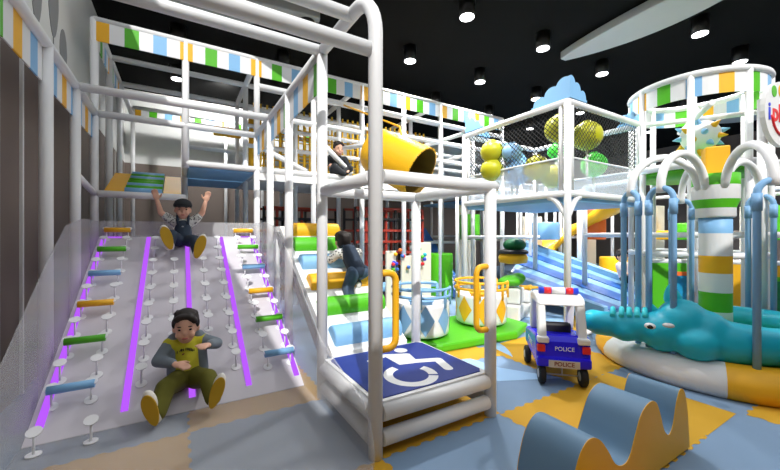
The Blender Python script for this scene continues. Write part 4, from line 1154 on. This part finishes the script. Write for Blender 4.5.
J4 = dict(hip=off(q, 0, 0, .0), chest=off(q, -.02, .06, .24), neck=off(q, -.03, .06, .33), head=off(q, -.04, .04, .47),
          sa=off(q, -.17, .04, .28), ea=off(q, -.2, -.06, .12), wa=off(q, -.12, -.2, .08), sb=off(q, .13, .04, .28), eb=off(q, .17, -.06, .12), wb=off(q, .1, -.2, .08),
          ha=off(q, -.08, -.06, -.01), ka=off(q, -.12, -.3, .1), fa=off(q, -.14, -.45, -.08), hb=off(q, .08, -.06, -.01), kb=off(q, .12, -.3, .1), fb=off(q, .14, -.45, -.08),
          toea=(0, -.6, .5), solea=(0, -.5, -1), toeb=(0, -.6, .5), soleb=(0, -.5, -1))
child('person', 'child in pale top and black trousers sitting beyond the blue lane slide', J4,
      dict(trousers='darkcloth', shirt='pinkcloth', shoes='darkcloth', soles='darkcloth', sleeve=.6), 1.1, (-.5, -1, 0), .1)
q = ray(337, 163, 7.0); q.z = 2.62+.12
J5 = dict(hip=off(q, 0, 0, 0), chest=off(q, 0, -.03, .24), neck=off(q, 0, -.04, .33), head=off(q, 0, -.07, .46),
          sa=off(q, -.15, -.03, .28), ea=off(q, -.2, -.1, .13), wa=off(q, -.13, -.23, .06), sb=off(q, .15, -.03, .28), eb=off(q, .2, -.1, .13), wb=off(q, .13, -.23, .06),
          ha=off(q, -.08, -.06, 0), ka=off(q, -.16, -.26, .06), fa=off(q, -.02, -.34, -.06), hb=off(q, .08, -.06, 0), kb=off(q, .16, -.26, .06), fb=off(q, .02, -.28, -.05))
child('person', 'child in black sitting on the upper deck behind the access platform', J5,
      dict(trousers='darkcloth', shirt='darkcloth', shoes='darkcloth', soles='darkcloth', sleeve=.9), 1.05, (0, -1, 0), .2)

# ================================================================ LIGHT
sun = bpy.data.lights.new('sun', 'SUN'); so = bpy.data.objects.new('sun', sun); C.objects.link(so)
sun.energy = 3.75; sun.angle = math.radians(.6); sun.color = (1, .985, .96)
dv = Vector((.34*.94, .94, -.93)); dv = Vector((.34, .94, -.95)); so.rotation_euler = dv.to_track_quat('-Z', 'Y').to_euler(); so.location = (0, -4, 9)
w = bpy.data.worlds.new('sky'); bpy.context.scene.world = w; w.use_nodes = True
bg = w.node_tree.nodes['Background']; bg.inputs[0].default_value = (.93, .96, 1, 1); bg.inputs[1].default_value = 1.35
# downlights give off light of their own
for i, (u, v) in enumerate(dl):
    p = atz(u, v, 5.2); p.y = min(p.y, YB-.3)
    if i in (12, 13, 14, 15, 16): continue
    l = bpy.data.lights.new('downlight_glow', 'SPOT'); lo = bpy.data.objects.new('downlight_glow', l); C.objects.link(lo)
    l.energy = 150 if i == 11 else 540; l.spot_size = math.radians(130); l.spot_blend = .6; l.shadow_soft_size = .12; lo.location = (p.x, p.y, 5.17)

for x, en in ((1.0, 360), (4.0, 130)):  # unseen spots added near the ceiling to brighten the back wall
    l = bpy.data.lights.new('added_wall_spot', 'SPOT'); lo = bpy.data.objects.new('added_wall_spot', l); C.objects.link(lo)
    l.energy = en; l.spot_size = math.radians(120); l.spot_blend = .5; l.shadow_soft_size = .1; lo.location = (x, YB-2.0, 5.4)
    lo.rotation_euler = Vector((0, 1, -.45)).to_track_quat('-Z', 'Y').to_euler()

# ================================================================ CAMERA
cd = bpy.data.cameras.new('camera'); co = bpy.data.objects.new('camera', cd); C.objects.link(co)
cd.sensor_width = 36; cd.sensor_fit = 'HORIZONTAL'; cd.lens = 36*FPX/780; cd.clip_start = .05; cd.clip_end = 100
co.location = (0, 0, CAMH); co.rotation_euler = (PI/2, 0, -YAW)
sc_ = bpy.context.scene; sc_.camera = co
sc_.view_settings.view_transform = 'Standard'; sc_.view_settings.look = 'None'; sc_.view_settings.exposure = 0; sc_.view_settings.gamma = 1
sc_.view_settings.use_curve_mapping = False
sc_.cycles.max_bounces = 6; sc_.cycles.transparent_max_bounces = 16; sc_.cycles.use_denoising = True
